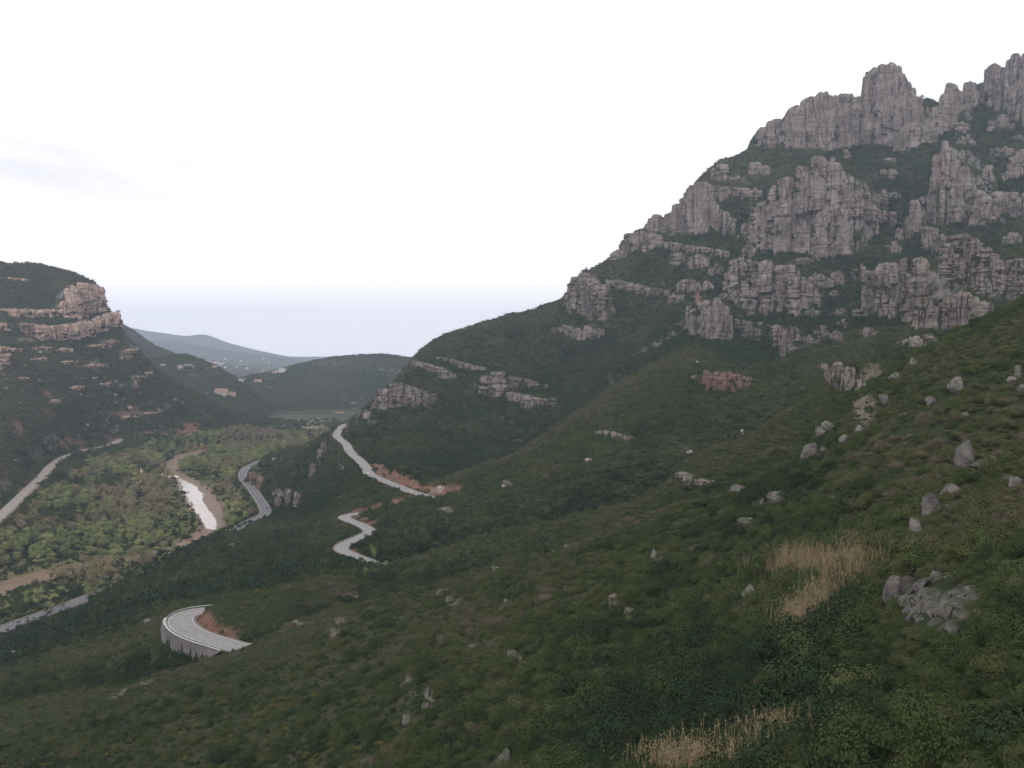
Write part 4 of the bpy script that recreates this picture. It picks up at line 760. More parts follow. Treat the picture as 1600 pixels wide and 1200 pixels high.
BOULDERS = [  # px, py (middle), width, height, label
 (1497, 601, 32, 26, 'pale squarish boulder standing alone high on the near ridge'), (1592, 580, 16, 22, 'pinkish upright boulder at the right edge of the near ridge'), (1583, 592, 18, 10, 'flat pale boulder below the upright one at the right edge'), (1597, 605, 16, 12, 'pale boulder lowest of three at the right edge of the near ridge'),
 (1412, 648, 16, 8, 'small white boulder in the scrub left of the squarish boulder'), (1383, 620, 16, 22, 'tall leaning grey rock on the near ridge crest'), (1455, 625, 20, 14, 'dull grey boulder half hidden below the squarish boulder'), (1430, 566, 18, 14, 'brown boulder on the near ridge below the slab row'), (1400, 587, 22, 10, 'low pinkish rock on the near ridge crest'), (1547, 622, 16, 16, 'small pink rock between the squarish boulder and the right edge'), (1510, 648, 14, 9, 'small pinkish stone above the big rounded boulder'),
 (1510, 708, 40, 46, 'big rounded boulder with a tail, middle of the right edge slope'), (1540, 722, 42, 20, 'low jagged rock joined to the big rounded boulder'), (1588, 752, 24, 30, 'grey boulder at the right edge below the big rounded one'),
 (1457, 788, 34, 40, 'pale lumpy boulder on top of the near rock spine'), (1432, 822, 26, 30, 'pale boulder lower on the near rock spine'), (1490, 765, 40, 18, 'pinkish flat rocks behind the lumpy boulder'), (1398, 880, 12, 12, 'small grey rock above the pointed boulder'), (1400, 925, 34, 52, 'pointed grey boulder beside the fractured bluff'),
 (1285, 672, 22, 16, 'pale upper boulder of the stack on the ridge crest'), (1298, 664, 26, 18, 'dark layered rock at the top of the stack on the ridge crest'), (1268, 700, 30, 32, 'big rounded boulder at the foot of the stack on the ridge crest'), (1288, 700, 14, 16, 'small pale boulder right of the stack foot'), (1319, 684, 18, 12, 'pale boulder in broom right of the ridge crest stack'), (1344, 670, 16, 12, 'small grey boulder right of the ridge crest stack'),
 (1156, 764, 30, 16, 'long pale boulder, left of the three on the grassy crest'), (1192, 744, 18, 10, 'small white boulder, highest of the three on the grassy crest'), (1215, 776, 34, 22, 'white twin boulder, right of the three on the grassy crest'), (1190, 786, 12, 22, 'upright grey rock leaning on the white twin boulder'), (1168, 814, 30, 16, 'grey weathered rock below the three crest boulders'),
 (1024, 864, 16, 14, 'round grey boulder above a pale splinter in the scrub'), (1033, 876, 10, 14, 'pale splinter of rock under the round grey boulder'), (1172, 926, 30, 22, 'grey square rock left of the reed bed'), (886, 854, 10, 8, 'white stone on the ridge line left of centre'), (864, 862, 7, 5, 'tiny white stone on the ridge line'), (790, 938, 6, 8, 'small white upright stone in the middle scrub'), (702, 938, 16, 14, 'rounded pink brown rock pair in the left scrub'), (774, 888, 14, 8, 'brown rock beside the orange broom patch'),
 (528, 990, 14, 9, 'pale flat stone in the scrub below the near crest'), (460, 973, 16, 7, 'pale ledge stone on the near crest left of the broom'), (668, 1082, 12, 18, 'pinkish rock on the bare rib of the lower scrub'), (664, 1106, 14, 18, 'grey lump at the foot of the bare rib'), (634, 1126, 14, 24, 'tall pale rock low on the bare rib'), (798, 1022, 18, 16, 'grey rock patch in the lower middle scrub'), (785, 1184, 26, 34, 'dark rock outcrop at the bottom edge'),
 (1575, 880, 22, 14, 'pale rock at the right edge above the bluff'), (1573, 1102, 10, 9, 'pale stone at the right edge near the bottom'),
 (361, 851, 12, 8, 'white boulder on the slope above the highway pines'), (421, 832, 10, 8, 'white boulder, larger of two on the slope left of the double bend'), (484, 804, 9, 7, 'pale boulder on the spur crest left of the double bend'), (533, 776, 8, 7, 'grey boulder in the scrub under the upper road'), (427, 717, 8, 7, 'white rock high on the spur above the highway turn'), (689, 764, 18, 12, 'pale rock beside the end of the upper road'), (792, 757, 20, 10, 'pale rock slab on the middle spur'), (846, 864 - 160, 8, 6, 'small white stone on the middle spur crest'), (866, 705, 6, 6, 'tiny pale stone near the middle spur crest'), (1077, 705, 14, 6, 'pale flat stone in the gully behind the near spur'), (919, 718, 12, 8, 'pale stone on the dark slope of the middle spur'), (1160, 673, 6, 14, 'white upright stone on the near spur crest'), (1090, 565, 7, 5, 'white stone below the scree ribs'), (1290, 510, 9, 6, 'pale stone right of the middle buttress'),
 (20, 1020, 14, 10, 'pale rock in the scrub right of the highway end'), (66, 991, 9, 6, 'white stone above the near end of the highway'), (230, 970, 16, 8, 'pale rocks in scrub left of the hairpin')]
BPOS = []
for k, (px, py, w_, h_, lb) in enumerate(BOULDERS):
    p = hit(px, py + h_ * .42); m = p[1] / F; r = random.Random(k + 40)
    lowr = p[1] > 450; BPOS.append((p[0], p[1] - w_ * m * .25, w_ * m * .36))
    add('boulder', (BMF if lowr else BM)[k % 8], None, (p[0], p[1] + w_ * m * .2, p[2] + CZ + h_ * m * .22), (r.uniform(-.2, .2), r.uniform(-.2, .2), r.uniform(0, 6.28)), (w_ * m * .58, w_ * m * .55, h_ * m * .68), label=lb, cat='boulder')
# the fractured bluff: a pile of angular blocks still in place
bl = hit(1470, 1005); bo = add('outcrop', None, loc=up(bl), label='dark fractured bluff in the near scrub at lower right', cat='outcrop'); r = random.Random(12)
nu_, nv_ = 56, 40; bv = []; bf = []
for j in range(nv_ + 1):
    for i in range(nu_ + 1):
        px = 1398 + 152 * i / nu_; y0 = np.interp(px, [1398, 1420, 1440, 1480, 1520, 1550], [948, 905, 886, 878, 903, 935]); y1 = np.interp(px, [1398, 1440, 1480, 1550], [968, 998, 1008, 982]); q = hit(px, y0 + (y1 - y0) * j / nv_)
        e_ = min(1, 5 * min(i / nu_, 1 - i / nu_), 4 * min(j / nv_, 1 - j / nv_)); P_ = Vector(tuple(q)) * .42
        dd_, pp_ = mnoise.voronoi(Vector((P_.x, P_.y * .6, P_.z * 1.3)) + mnoise.noise_vector(P_ * .5) * .5)
        o_ = e_ * (.75 + .75 * mnoise.cell(pp_[0] * 3.1) - .55 * max(0, .25 - (dd_[1] - dd_[0])) * 4) + .25 * mnoise.fractal(P_ * 3.2, 1, 2, 4) - .35 * (1 - e_)
        bv.append((q[0] - bl[0] - .2 * o_, q[1] - bl[1] - .85 * o_, q[2] - bl[2] + .6 * o_))
for j in range(nv_):
    for i in range(nu_): a_ = j * (nu_ + 1) + i; bf.append((a_, a_ + nu_ + 1, a_ + nu_ + 2, a_ + 1))
add('rock_body', mesh('rock_body', bv, bf, [M_rock[3]], False), bo)
BMD = [boulder_mesh(60 + k, M_rock[3]) for k in range(6)]
for k in range(34):
    px = r.uniform(1402, 1545); y0, y1 = np.interp(px, [1402, 1420, 1440, 1480, 1520, 1545], [940, 905, 888, 880, 905, 930]), np.interp(px, [1402, 1440, 1480, 1545], [972, 995, 1006, 985])
    py = r.uniform(y0, y1); q = hit(px, py); m = q[1] / F; s_ = r.choice((7, 9, 12, 16)) * m
    add('rock_block', BMD[k % 6], bo, (q[0] - bl[0], q[1] - bl[1] + s_ * .3, q[2] - bl[2]), (r.uniform(-.5, .5), r.uniform(-.5, .5), r.uniform(0, 6)), (s_ * r.uniform(.7, 1.2), s_ * .8, s_ * r.uniform(.6, 1.25)))
r = random.Random(77); cnt = 0
while cnt < 95:
    px, py = r.uniform(5, 420), r.uniform(535, 720)
    edge = np.interp(px, [0, 185, 225, 300, 420], [540, 530, 575, 620, 665])
    if py < edge or py > np.interp(px, [0, 60, 190, 420], [720, 720, 690, 675]): continue
    if px < 120 and r.random() < .35: continue
    p = hit(px, py, 500)
    if samp(p[0], p[1], ROADD) < 4: continue
    s_ = r.choice((1.1, 1.5, 2, 2.4, 3.4)) * p[1] / 1500
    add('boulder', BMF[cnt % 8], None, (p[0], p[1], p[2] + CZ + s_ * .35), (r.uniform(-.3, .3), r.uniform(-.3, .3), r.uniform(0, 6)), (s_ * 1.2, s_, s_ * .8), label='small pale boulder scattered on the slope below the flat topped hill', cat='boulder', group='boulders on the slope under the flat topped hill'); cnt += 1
for px, py, w_, h_, lb in [(255, 571, 13, 7, 'pale rock knob on the far rocky hill, left of the larger rocks'), (282, 574, 11, 11, 'pale rock knob in the middle of the far rocky hill'), (296, 572, 18, 10, 'largest pale rock on the far rocky hill'), (326, 574, 8, 4, 'low pale rock at the right of the far rocky hill'), (212, 600, 6, 6, 'round white boulder under the pale terrace line')]:
    d = 2690 if px > 240 else hit(px, py)[1]; p = at(px, py, d); z = far_z(p[0], d) if px > 240 else p[2]; m = d / F
    if px > 240:
        for dd_ in np.arange(2250, 2760, 6):
            q = at(px, py + h_ * .4, dd_)
            if far_z(q[0], dd_) > q[2]: p = q; break
    add('rock_outcrop', BMF[int(px) % 8], None, (p[0], p[1], p[2] + CZ + h_ * m * .35), (0, 0, px), (w_ * m * .55, w_ * m * .5, h_ * m * .65), label=lb, cat='rock')

# ------------------------------------------------------------------ plants
def leaf_cloud(n, seed, size, lobes, flat=1.0, up_bias=.4):
    r = random.Random(seed); v = []; f = []
    for _ in range(n):
        c, rad = r.choice(lobes); d_ = Vector((r.gauss(0, 1), r.gauss(0, 1), r.gauss(0, 1))).normalized()
        if d_.z < -.35: d_.z *= -.6
        rr_ = rad * (r.uniform(.55, 1.0) ** .5); p = Vector(c) + Vector((d_.x, d_.y, d_.z * flat)) * rr_
        nrm_ = (d_ + Vector((r.gauss(0, .24), r.gauss(0, .24), r.gauss(0, .24) + up_bias * .25))).normalized()
        t = nrm_.orthogonal().normalized(); t.rotate(Matrix.Rotation(r.uniform(0, 6.28), 3, nrm_)); b_ = nrm_.cross(t); s = size * r.uniform(.6, 1.4)
        i = len(v); v += [p - t * s, p - b_ * s * .6 + nrm_ * s * .15, p + t * s, p + b_ * s * .6 + nrm_ * s * .15]; f.append((i, i + 1, i + 2, i + 3))
    return v, f
def shrub(seed, n, size, mats=None, lob=6, tall=.75, yellow=0):
    r = random.Random(seed)
    lobes = [((r.gauss(0, .34), r.gauss(0, .34), r.uniform(.15, .45) * tall * 1.3), r.uniform(.30, .52)) for _ in range(lob)]
    v, f = leaf_cloud(n, seed, size, lobes, tall); mi = [0] * len(f)
    if yellow:
        v2, f2 = leaf_cloud(yellow, seed + 1, size * .7, [((c[0], c[1], c[2] + .12), q * 1.02) for c, q in lobes], tall, 1.2)
        k = len(v); v += v2; f += [tuple(a + k for a in q) for q in f2]; mi += [1] * len(f2)
    return mesh('shrub', v, f, mats or [M_leaf, M_yellow], False, mi)
def proto_collection(name, ms):
    c = bpy.data.collections.new(name)
    for k, m in enumerate(ms):
        o = bpy.data.objects.new('%s_%02d' % (name, k), m); c.objects.link(o)
    return c
def scatter(name, pts, rot, scl, idx, tint, coll, label, cat):
    me = bpy.data.meshes.new(name); me.vertices.add(len(pts)); me.vertices.foreach_set('co', np.asarray(pts, np.float32).ravel())
    for an, ty, arr, fld in (('rot', 'FLOAT_VECTOR', rot, 'vector'), ('scl', 'FLOAT_VECTOR', scl, 'vector'), ('idx', 'INT', idx, 'value'), ('tint', 'FLOAT', tint, 'value')):
        a = me.attributes.new(an, ty, 'POINT'); a.data.foreach_set(fld, np.asarray(arr, np.int32 if ty == 'INT' else np.float32).ravel())
    o = add(name, me, label=label, cat=cat, kind='stuff')
    ng = bpy.data.node_groups.new(name, 'GeometryNodeTree'); ng.interface.new_socket('Geometry', in_out='INPUT', socket_type='NodeSocketGeometry'); ng.interface.new_socket('Geometry', in_out='OUTPUT', socket_type='NodeSocketGeometry')
    gi, go = ng.nodes.new('NodeGroupInput'), ng.nodes.new('NodeGroupOutput'); ip = ng.nodes.new('GeometryNodeInstanceOnPoints'); ci_ = ng.nodes.new('GeometryNodeCollectionInfo')
    ci_.inputs['Collection'].default_value = coll; ci_.inputs['Separate Children'].default_value = True; ci_.inputs['Reset Children'].default_value = True
    ng.links.new(gi.outputs[0], ip.inputs['Points']); ng.links.new(ci_.outputs[0], ip.inputs['Instance']); ip.inputs['Pick Instance'].default_value = True
    for an, ty, so in (('rot', 'FLOAT_VECTOR', 'Rotation'), ('scl', 'FLOAT_VECTOR', 'Scale'), ('idx', 'INT', 'Instance Index')):
        n_ = ng.nodes.new('GeometryNodeInputNamedAttribute'); n_.data_type = ty; n_.inputs[0].default_value = an; ng.links.new([x for x in n_.outputs if x.enabled and x.name == 'Attribute'][0], ip.inputs[so])
    ng.links.new(ip.outputs[0], go.inputs[0])
    o.modifiers.new('scatter', 'NODES').node_group = ng
    return o
FREE = np.zeros(ZZ.shape); LEFT = (nL > np.maximum(nR, nV)).astype(float)
for a in [(1275, 895, 60, 9), (1265, 965, 38, 18), (1085, 1200, 50, 14), (1195, 1162, 28, 10), (1190, 1080, 14, 10), (1470, 950, 62, 48)]: patch(FREE, *a, 1, 0, .2)
def free_disc(x, y, r):
    i0, i1 = np.searchsorted(GX, [x - r, x + r]); j0, j1 = np.searchsorted(GY, [y - r, y + r]); FREE[j0:j1 + 1, i0:i1 + 1] = np.maximum(FREE[j0:j1 + 1, i0:i1 + 1], 1)
for bx, by, br in BPOS: free_disc(bx, by, br)
def scrub_points(n, d0, d1, smin, smax, seed, p0=-170, p1=1770):
    g = np.random.default_rng(seed); y = np.sqrt(g.random(n) * (d1 ** 2 - d0 ** 2) + d0 ** 2); x = (p0 + (p1 - p0) * g.random(n) - 800) / F * y
    z = samp(x, y); sl = samp(x, y, SLOPE); rd = samp(x, y, ROADD); bare = np.maximum(samp(x, y, RED), samp(x, y, PALE)); rv = samp(x, y, RIVD)
    s = smin + (smax - smin) * g.random(n) ** 2.2
    dens = fbm(x, y, 30, 3, 90)
    ok = (rd > -.2 + s * .5) & (g.random(n) > bare * .93) & (samp(x, y, FREE) < .45) & (sl < 4.0) & (rv > 2) & (dens + g.random(n) * .9 > -.22) & ((z > -163.5) | (g.random(n) < .25))
    x, y, z, s, sl = x[ok], y[ok], z[ok], s[ok], sl[ok]; n = len(x)
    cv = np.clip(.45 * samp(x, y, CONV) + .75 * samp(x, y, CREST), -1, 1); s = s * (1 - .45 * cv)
    t = .24 + .38 * cv + .32 * fbm(x, y, 55, 3, 91) + .30 * fbm(x, y, 9, 2, 92) + g.normal(0, .17, n)  # drier crests, lusher gullies; shading of the relief also put into the tint
    t = t + .36 * (samp(x, y, LEFT) > .5)
    return x, y, z, s, t, g
if 'noveg' not in QUICK:
    near_c = proto_collection('near_shrub', [shrub(200 + k, 2300, .031, lob=7) for k in range(6)] + [shrub(210, 1700, .034, lob=6, tall=.55), shrub(211, 1800, .03, lob=10, tall=1.0), shrub(220, 700, .045, lob=7, tall=.8, yellow=230), shrub(221, 700, .045, lob=8, tall=.7, yellow=180)])
    far_c = proto_collection('far_shrub', [shrub(300 + k, 260, .10, lob=6) for k in range(5)] + [shrub(310, 240, .10, lob=4, tall=1.25), shrub(311, 260, .10, lob=7, tall=.6)])
    # near scrub
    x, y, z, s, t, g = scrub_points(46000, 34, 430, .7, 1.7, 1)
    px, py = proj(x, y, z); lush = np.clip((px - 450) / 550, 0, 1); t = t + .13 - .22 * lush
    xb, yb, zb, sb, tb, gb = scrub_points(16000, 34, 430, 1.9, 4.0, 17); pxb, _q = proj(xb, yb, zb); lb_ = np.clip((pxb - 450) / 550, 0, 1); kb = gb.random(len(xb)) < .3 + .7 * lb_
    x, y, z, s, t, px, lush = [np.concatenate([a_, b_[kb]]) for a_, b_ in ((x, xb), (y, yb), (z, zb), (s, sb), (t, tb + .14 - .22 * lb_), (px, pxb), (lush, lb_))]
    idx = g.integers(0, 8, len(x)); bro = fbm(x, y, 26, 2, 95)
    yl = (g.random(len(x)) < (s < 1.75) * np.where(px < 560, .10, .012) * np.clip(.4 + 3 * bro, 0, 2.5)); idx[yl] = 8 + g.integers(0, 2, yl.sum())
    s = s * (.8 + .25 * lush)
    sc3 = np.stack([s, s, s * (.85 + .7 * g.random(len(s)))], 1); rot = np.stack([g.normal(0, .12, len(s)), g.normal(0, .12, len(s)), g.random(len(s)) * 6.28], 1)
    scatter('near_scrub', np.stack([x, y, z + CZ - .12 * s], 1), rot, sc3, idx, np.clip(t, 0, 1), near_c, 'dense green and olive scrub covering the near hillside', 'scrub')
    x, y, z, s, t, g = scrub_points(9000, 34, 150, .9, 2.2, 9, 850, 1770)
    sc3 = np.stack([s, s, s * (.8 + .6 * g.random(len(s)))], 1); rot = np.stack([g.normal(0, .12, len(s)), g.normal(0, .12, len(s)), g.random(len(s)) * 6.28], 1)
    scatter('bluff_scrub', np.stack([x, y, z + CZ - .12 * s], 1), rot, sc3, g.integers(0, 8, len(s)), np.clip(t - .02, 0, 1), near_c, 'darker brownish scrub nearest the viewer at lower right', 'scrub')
    # middle and far scrub
    P = []
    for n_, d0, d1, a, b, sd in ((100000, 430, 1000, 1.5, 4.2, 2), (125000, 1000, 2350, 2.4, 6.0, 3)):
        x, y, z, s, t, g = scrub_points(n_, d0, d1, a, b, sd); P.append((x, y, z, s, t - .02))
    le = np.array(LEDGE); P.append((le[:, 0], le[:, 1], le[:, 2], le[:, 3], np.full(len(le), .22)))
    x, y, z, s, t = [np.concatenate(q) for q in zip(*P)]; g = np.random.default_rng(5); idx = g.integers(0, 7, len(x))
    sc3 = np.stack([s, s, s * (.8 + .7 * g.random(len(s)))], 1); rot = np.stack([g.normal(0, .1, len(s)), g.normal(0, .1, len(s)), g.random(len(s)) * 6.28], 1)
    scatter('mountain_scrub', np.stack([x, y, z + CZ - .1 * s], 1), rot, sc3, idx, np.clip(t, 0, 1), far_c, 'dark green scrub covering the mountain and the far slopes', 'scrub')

    g = np.random.default_rng(15); n_ = 70000; y = np.sqrt(g.random(n_) * (4150. ** 2 - 2200. ** 2) + 2200. ** 2); x = (g.uniform(150, 690, n_) - 800) / F * y
    L4 = [(FAR['hill_behind_the_mesa'], 2950, 4200), (FAR['rocky_hill'], 2160, 3100), (FAR['wooded_hill'], 2430, 4300)]
    z = np.full(n_, -300.)
    for (fn, a, b) in L4: z = np.maximum(z, np.where((y > a) & (y < b), fn(x, y), -300.))
    ok = (z > -172) & (fbm(x, y, 120, 3, 130) + g.random(n_) * .8 > .1); x, y, z = x[ok], y[ok], z[ok]; s = g.uniform(2.5, 6.5, len(x))
    scatter('far_woods', np.stack([x, y, z + CZ - .4], 1), np.stack([0 * s, 0 * s, g.random(len(s)) * 6.28], 1), np.stack([s, s, s * 1.1], 1), g.integers(0, 7, len(s)), np.clip(.42 + .4 * fbm(x, y, 200, 2, 131) + g.normal(0, .12, len(s)), 0, 1), far_c, 'dark woods on the hills beyond the valley bend', 'woods')
# ---- trees
def tube(v, f, a, b, ra, rb, n=6):
    d_ = (b - a).normalized(); t = d_.orthogonal().normalized(); q = d_.cross(t); k = len(v)
    for c, rr_ in ((a, ra), (b, rb)):
        for i in range(n): an = 6.2832 * i / n; v.append(c + (t * math.cos(an) + q * math.sin(an)) * rr_)
    for i in range(n): f.append((k + i, k + (i + 1) % n, k + n + (i + 1) % n, k + n + i))
def tree_meshes(seed, kind):
    r = random.Random(seed); v = []; f = []
    if kind == 'pine':
        tube(v, f, Vector((0, 0, -.03)), Vector((.01, .01, .55)), .022, .014); tube(v, f, Vector((.01, .01, .55)), Vector((0, 0, .97)), .014, .003)
        lobes = []
        for _ in range(11):
            h = r.uniform(.28, .95); a = r.uniform(0, 6.28); q = .20 * (1.08 - h) ** .7 + .03; c = Vector((math.cos(a) * q, math.sin(a) * q, h))
            tube(v, f, Vector((0, 0, h - .04)), c, .007, .003, 4); lobes.append((tuple(c), r.uniform(.07, .13) * (1.3 - .6 * h)))
        lv, lf = leaf_cloud(520, seed, .034, lobes, .8); mat = M_pine
    else:
        th = r.uniform(.28, .36); tube(v, f, Vector((0, 0, -.03)), Vector((.01, 0, th)), .030, .022)
        lobes = []
        for _ in range(10):
            a = r.uniform(0, 6.28); h = r.uniform(.35, .86); q = r.uniform(.05, .26) * (1.25 - abs(h - .55)); c = Vector((math.cos(a) * q, math.sin(a) * q, h))
            tube(v, f, Vector((.01, 0, th * r.uniform(.7, 1))), c, .014, .004, 5); lobes.append((tuple(c), r.uniform(.12, .21)))
        if kind == 1:
            for _ in range(46):
                c, q = r.choice(lobes); d_ = Vector((r.gauss(0, 1), r.gauss(0, 1), abs(r.gauss(0, 1)) + .3)).normalized(); tube(v, f, Vector(c) * .9, Vector(c) + d_ * q * 1.1, .004, .001, 3)
            lv, lf = leaf_cloud(800, seed, .021, lobes, 1.1)
        else: lv, lf = leaf_cloud(900, seed, .027, lobes, 1.05)
        mat = M_tree[kind]
    return mesh('trunk', v, f, [M_bark]), mesh('crown', lv, lf, [mat], False)
TM = {k: [tree_meshes(500 + 13 * i + 97 * j, k) for i in range(4)] for j, k in enumerate((0, 1, 2, 'pine'))}
def tree(name, kind, var, p, h, wd, lb, cat, grp=None):
    tm, cm_ = TM[kind][var % 4]; e = add(name, None, loc=(p[0], p[1], p[2] + CZ - .1), rot=(0, 0, random.uniform(0, 6.28)), scale=(h * wd, h * wd, h), label=lb, cat=cat, group=grp)
    add('trunk', tm, e); add('crown', cm_, e); return e
GRP = {0: ('riverside_tree', 'fresh green leafy tree in the wood along the river', 'fresh green trees along the river'), 1: ('budding_tree', 'brownish budding tree with thin twigs in the wood along the river', 'brown budding trees along the river'), 2: ('olive_tree', 'dull olive green tree in the wood along the river', 'olive green trees along the river')}
# wood between the left slope and the highway
cand = []; g = random.Random(31)
for _ in range(26000):
    y = math.sqrt(g.uniform(560 ** 2, 1900 ** 2)); px = g.uniform(-120, 520); x = (px - 800) / F * y; cand.append((x, y))
ca = np.array(cand); cz = samp(ca[:, 0], ca[:, 1]); cd = samp(ca[:, 0], ca[:, 1], RIVD); cr_ = samp(ca[:, 0], ca[:, 1], ROADD); cml = samp(ca[:, 0], ca[:, 1], nR)
qx, qy = proj(ca[:, 0], ca[:, 1], cz)
ok = (cz < -157) & (cd > -.5) & (cr_ > 4.5) & (cml < -163)
pool_x = (qx > 268) & (qx < 345) & (qy > 740) & (qy < 835)
taken = {}; spots = []
for k in np.nonzero(ok)[0]:
    x, y = ca[k]; rad = 5.0
    if fbm(np.array([x]), np.array([y]), 70, 2, 120)[0] < -.42: continue
    if qx[k] < 130 and 912 < qy[k] < 985: continue
    key = (int(x // rad), int(y // rad))
    if any((key[0] + i, key[1] + j) in taken for i in (-1, 0, 1) for j in (-1, 0, 1)): continue
    taken[key] = 1
    # keep the open water in view: low willows on its near bank
    h = g.uniform(7, 13) + 5 * g.random() ** 2
    if pool_x[k]: h = g.uniform(4, 7)
    if qy[k] > 812 and 250 < qx[k] < 350: h = min(h, 8)
    nv_ = fbm(np.array([x]), np.array([y]), 90, 2, 121)[0] + g.gauss(0, .18)
    kd = 1 if nv_ > .08 else (0 if nv_ > -.20 else 2)
    spots.append((y, x, cz[k], h, kd))
spots.sort(key=lambda s: s[0] / s[3])
used = {0: 0, 1: 0, 2: 0}; rest = []
for i, (y, x, z, h, kd) in enumerate(spots):
    if used[kd] < 130:
        used[kd] += 1; nm, lb, gp = GRP[kd]; tree(nm, kd, i, (x, y, z), h, g.uniform(.85, 1.25), lb, 'tree', gp)
    else: rest.append((x, y, z, h, kd))
if rest and 'noveg' not in QUICK:
    ms = []
    for kd in (0, 1, 2):
        for tm, cm_ in TM[kd][:3]:
            nv_ = len(tm.vertices); vv = [tuple(q.co) for q in tm.vertices] + [tuple(q.co) for q in cm_.vertices]
            ff = [tuple(q.vertices) for q in tm.polygons] + [tuple(a + nv_ for a in q.vertices) for q in cm_.polygons]
            ms.append(mesh('woodland_tree', vv, ff, [M_bark, M_tree[kd]], False, [0] * len(tm.polygons) + [1] * len(cm_.polygons)))
    cc = proto_collection('woodland_tree', ms); ra = np.array(rest); gg = np.random.default_rng(8); n_ = len(ra)
    sc3 = np.stack([ra[:, 3], ra[:, 3], ra[:, 3]], 1) * (np.array([1, 1, 1])); sc3[:, :2] *= (.9 + .3 * gg.random((n_, 1)))
    scatter('riverside_woodland', np.stack([ra[:, 0], ra[:, 1], ra[:, 2] + CZ - .1], 1), np.stack([np.zeros(n_), np.zeros(n_), gg.random(n_) * 6.28], 1), sc3, (ra[:, 4] * 3 + gg.integers(0, 3, n_)).astype(int), gg.random(n_), cc, 'mixed green and brown woodland filling the valley floor further off', 'woodland')
# single trees one can pick out
for px, py, h, kd, wd, lb in [(583, 881, 30, 0, .55, 'tall bright green poplar beside the double bend road'), (571, 899, 14, 0, .95, 'small bright green tree below the double bend road'), (603, 887, 12, 0, 1.2, 'low yellow green bush at the end of the double bend road'),
        (76, 862, 30, 0, 1.2, 'round yellow green tree standing out in the left wood'), (60, 948, 30, 0, 1.1, 'bright green tree by the brown water near the highway'), (42, 950, 30, 0, .7, 'narrow dark green tree left of the bright green one near the highway'), (137, 930, 24, 0, .9, 'pale green tree beside the highway gap')]:
    p = hit(px, py); tree('broadleaf_tree', kd, int(px), p, h * p[1] / F, wd, lb, 'tree')
# pines
g = random.Random(91); n_ = 0
def pine(px, py, hpx, lb, grp=None, d=None):
    p = hit(px, py); tree('pine_tree', 'pine', g.randrange(4), p, hpx * p[1] / F, g.uniform(.75, 1.15), lb, 'pine', grp)
for px, py, h in [(395, 821, 11), (389, 824, 13), (382, 828, 15), (376, 830, 14), (370, 833, 16), (363, 836, 17), (357, 838, 15), (350, 842, 18), (343, 845, 19), (337, 847, 17), (331, 850, 20), (325, 853, 18), (318, 858, 22), (311, 861, 20), (304, 866, 24), (297, 871, 26), (289, 875, 24), (281, 880, 28), (272, 882, 26), (262, 886, 32), (253, 890, 34), (246, 892, 22), (232, 900, 20)]:
    pine(px + g.uniform(-2, 2), py + 2, h * 1.15, 'dark pine in the row along the highway edge', 'pines along the highway')
for px, py, h, lb in [(210, 908, 36, 'tall dark pine standing apart at the left end of the highway row'), (204, 906, 30, 'dark pine crowding the tall one at the left end of the row'), (192, 906, 30, 'broad dark pine left of the tall lone pine'), (150, 930, 20, 'dark pine clump beside the highway gap'), (84, 955, 22, 'dark pine at the highway between the two open stretches'), (92, 950, 20, 'dark pine just right of the highway break'), (30, 985, 18, 'dark bushy pine in front of the near highway stretch'), (43, 977, 16, 'small dark pine overlapping the near highway stretch'), (20, 1000, 18, 'dark pine at the lower left beside the highway'), (231, 910, 14, 'low dark bush pine on the slope edge'), (243, 908, 12, 'small dark pine on the slope edge right of the low one')]: pine(px, py, h, lb)
for px, py, h, kd in [(142, 938, 24, 2), (152, 934, 22, 'pine'), (160, 931, 26, 2), (168, 926, 20, 'pine'), (176, 922, 26, 'pine'), (184, 918, 22, 2), (72, 966, 20, 'pine'), (80, 962, 24, 2), (100, 950, 12, 2), (222, 903, 24, 'pine'), (228, 899, 20, 'pine'), (216, 906, 20, 2)]:
    p = hit(px, py); tree('roadside_tree', kd, int(px), p, h * p[1] / F, 1.15, 'dark tree screening the highway on its hillside edge', 'tree', 'trees screening the highway')
for k in range(110):
    px = g.uniform(222, 492); py = np.interp(px, [222, 300, 420, 492], [696, 700, 696, 690]) - g.uniform(0, 9)
    p = hit(px, py, 900); 
    if p[1] > 2250: continue
    tree('pine_tree', 'pine', k, p, g.uniform(9, 15), g.uniform(.8, 1.2), 'dark pine in the belt under the far end of the flat topped hill', 'pine', 'belt of pines across the valley')
for px, py in [(1446, 158), (1451, 157), (1456, 160), (1441, 152), (1461, 163)]:
    p = hit(px, py + 2, 1700); tree('pine_tree', 'pine', px, (p[0], p[1], p[2] - 3.5), 11, 1.3, 'tiny pine on the skyline notch between summit tower and needle', 'pine', 'pines in the skyline notch')

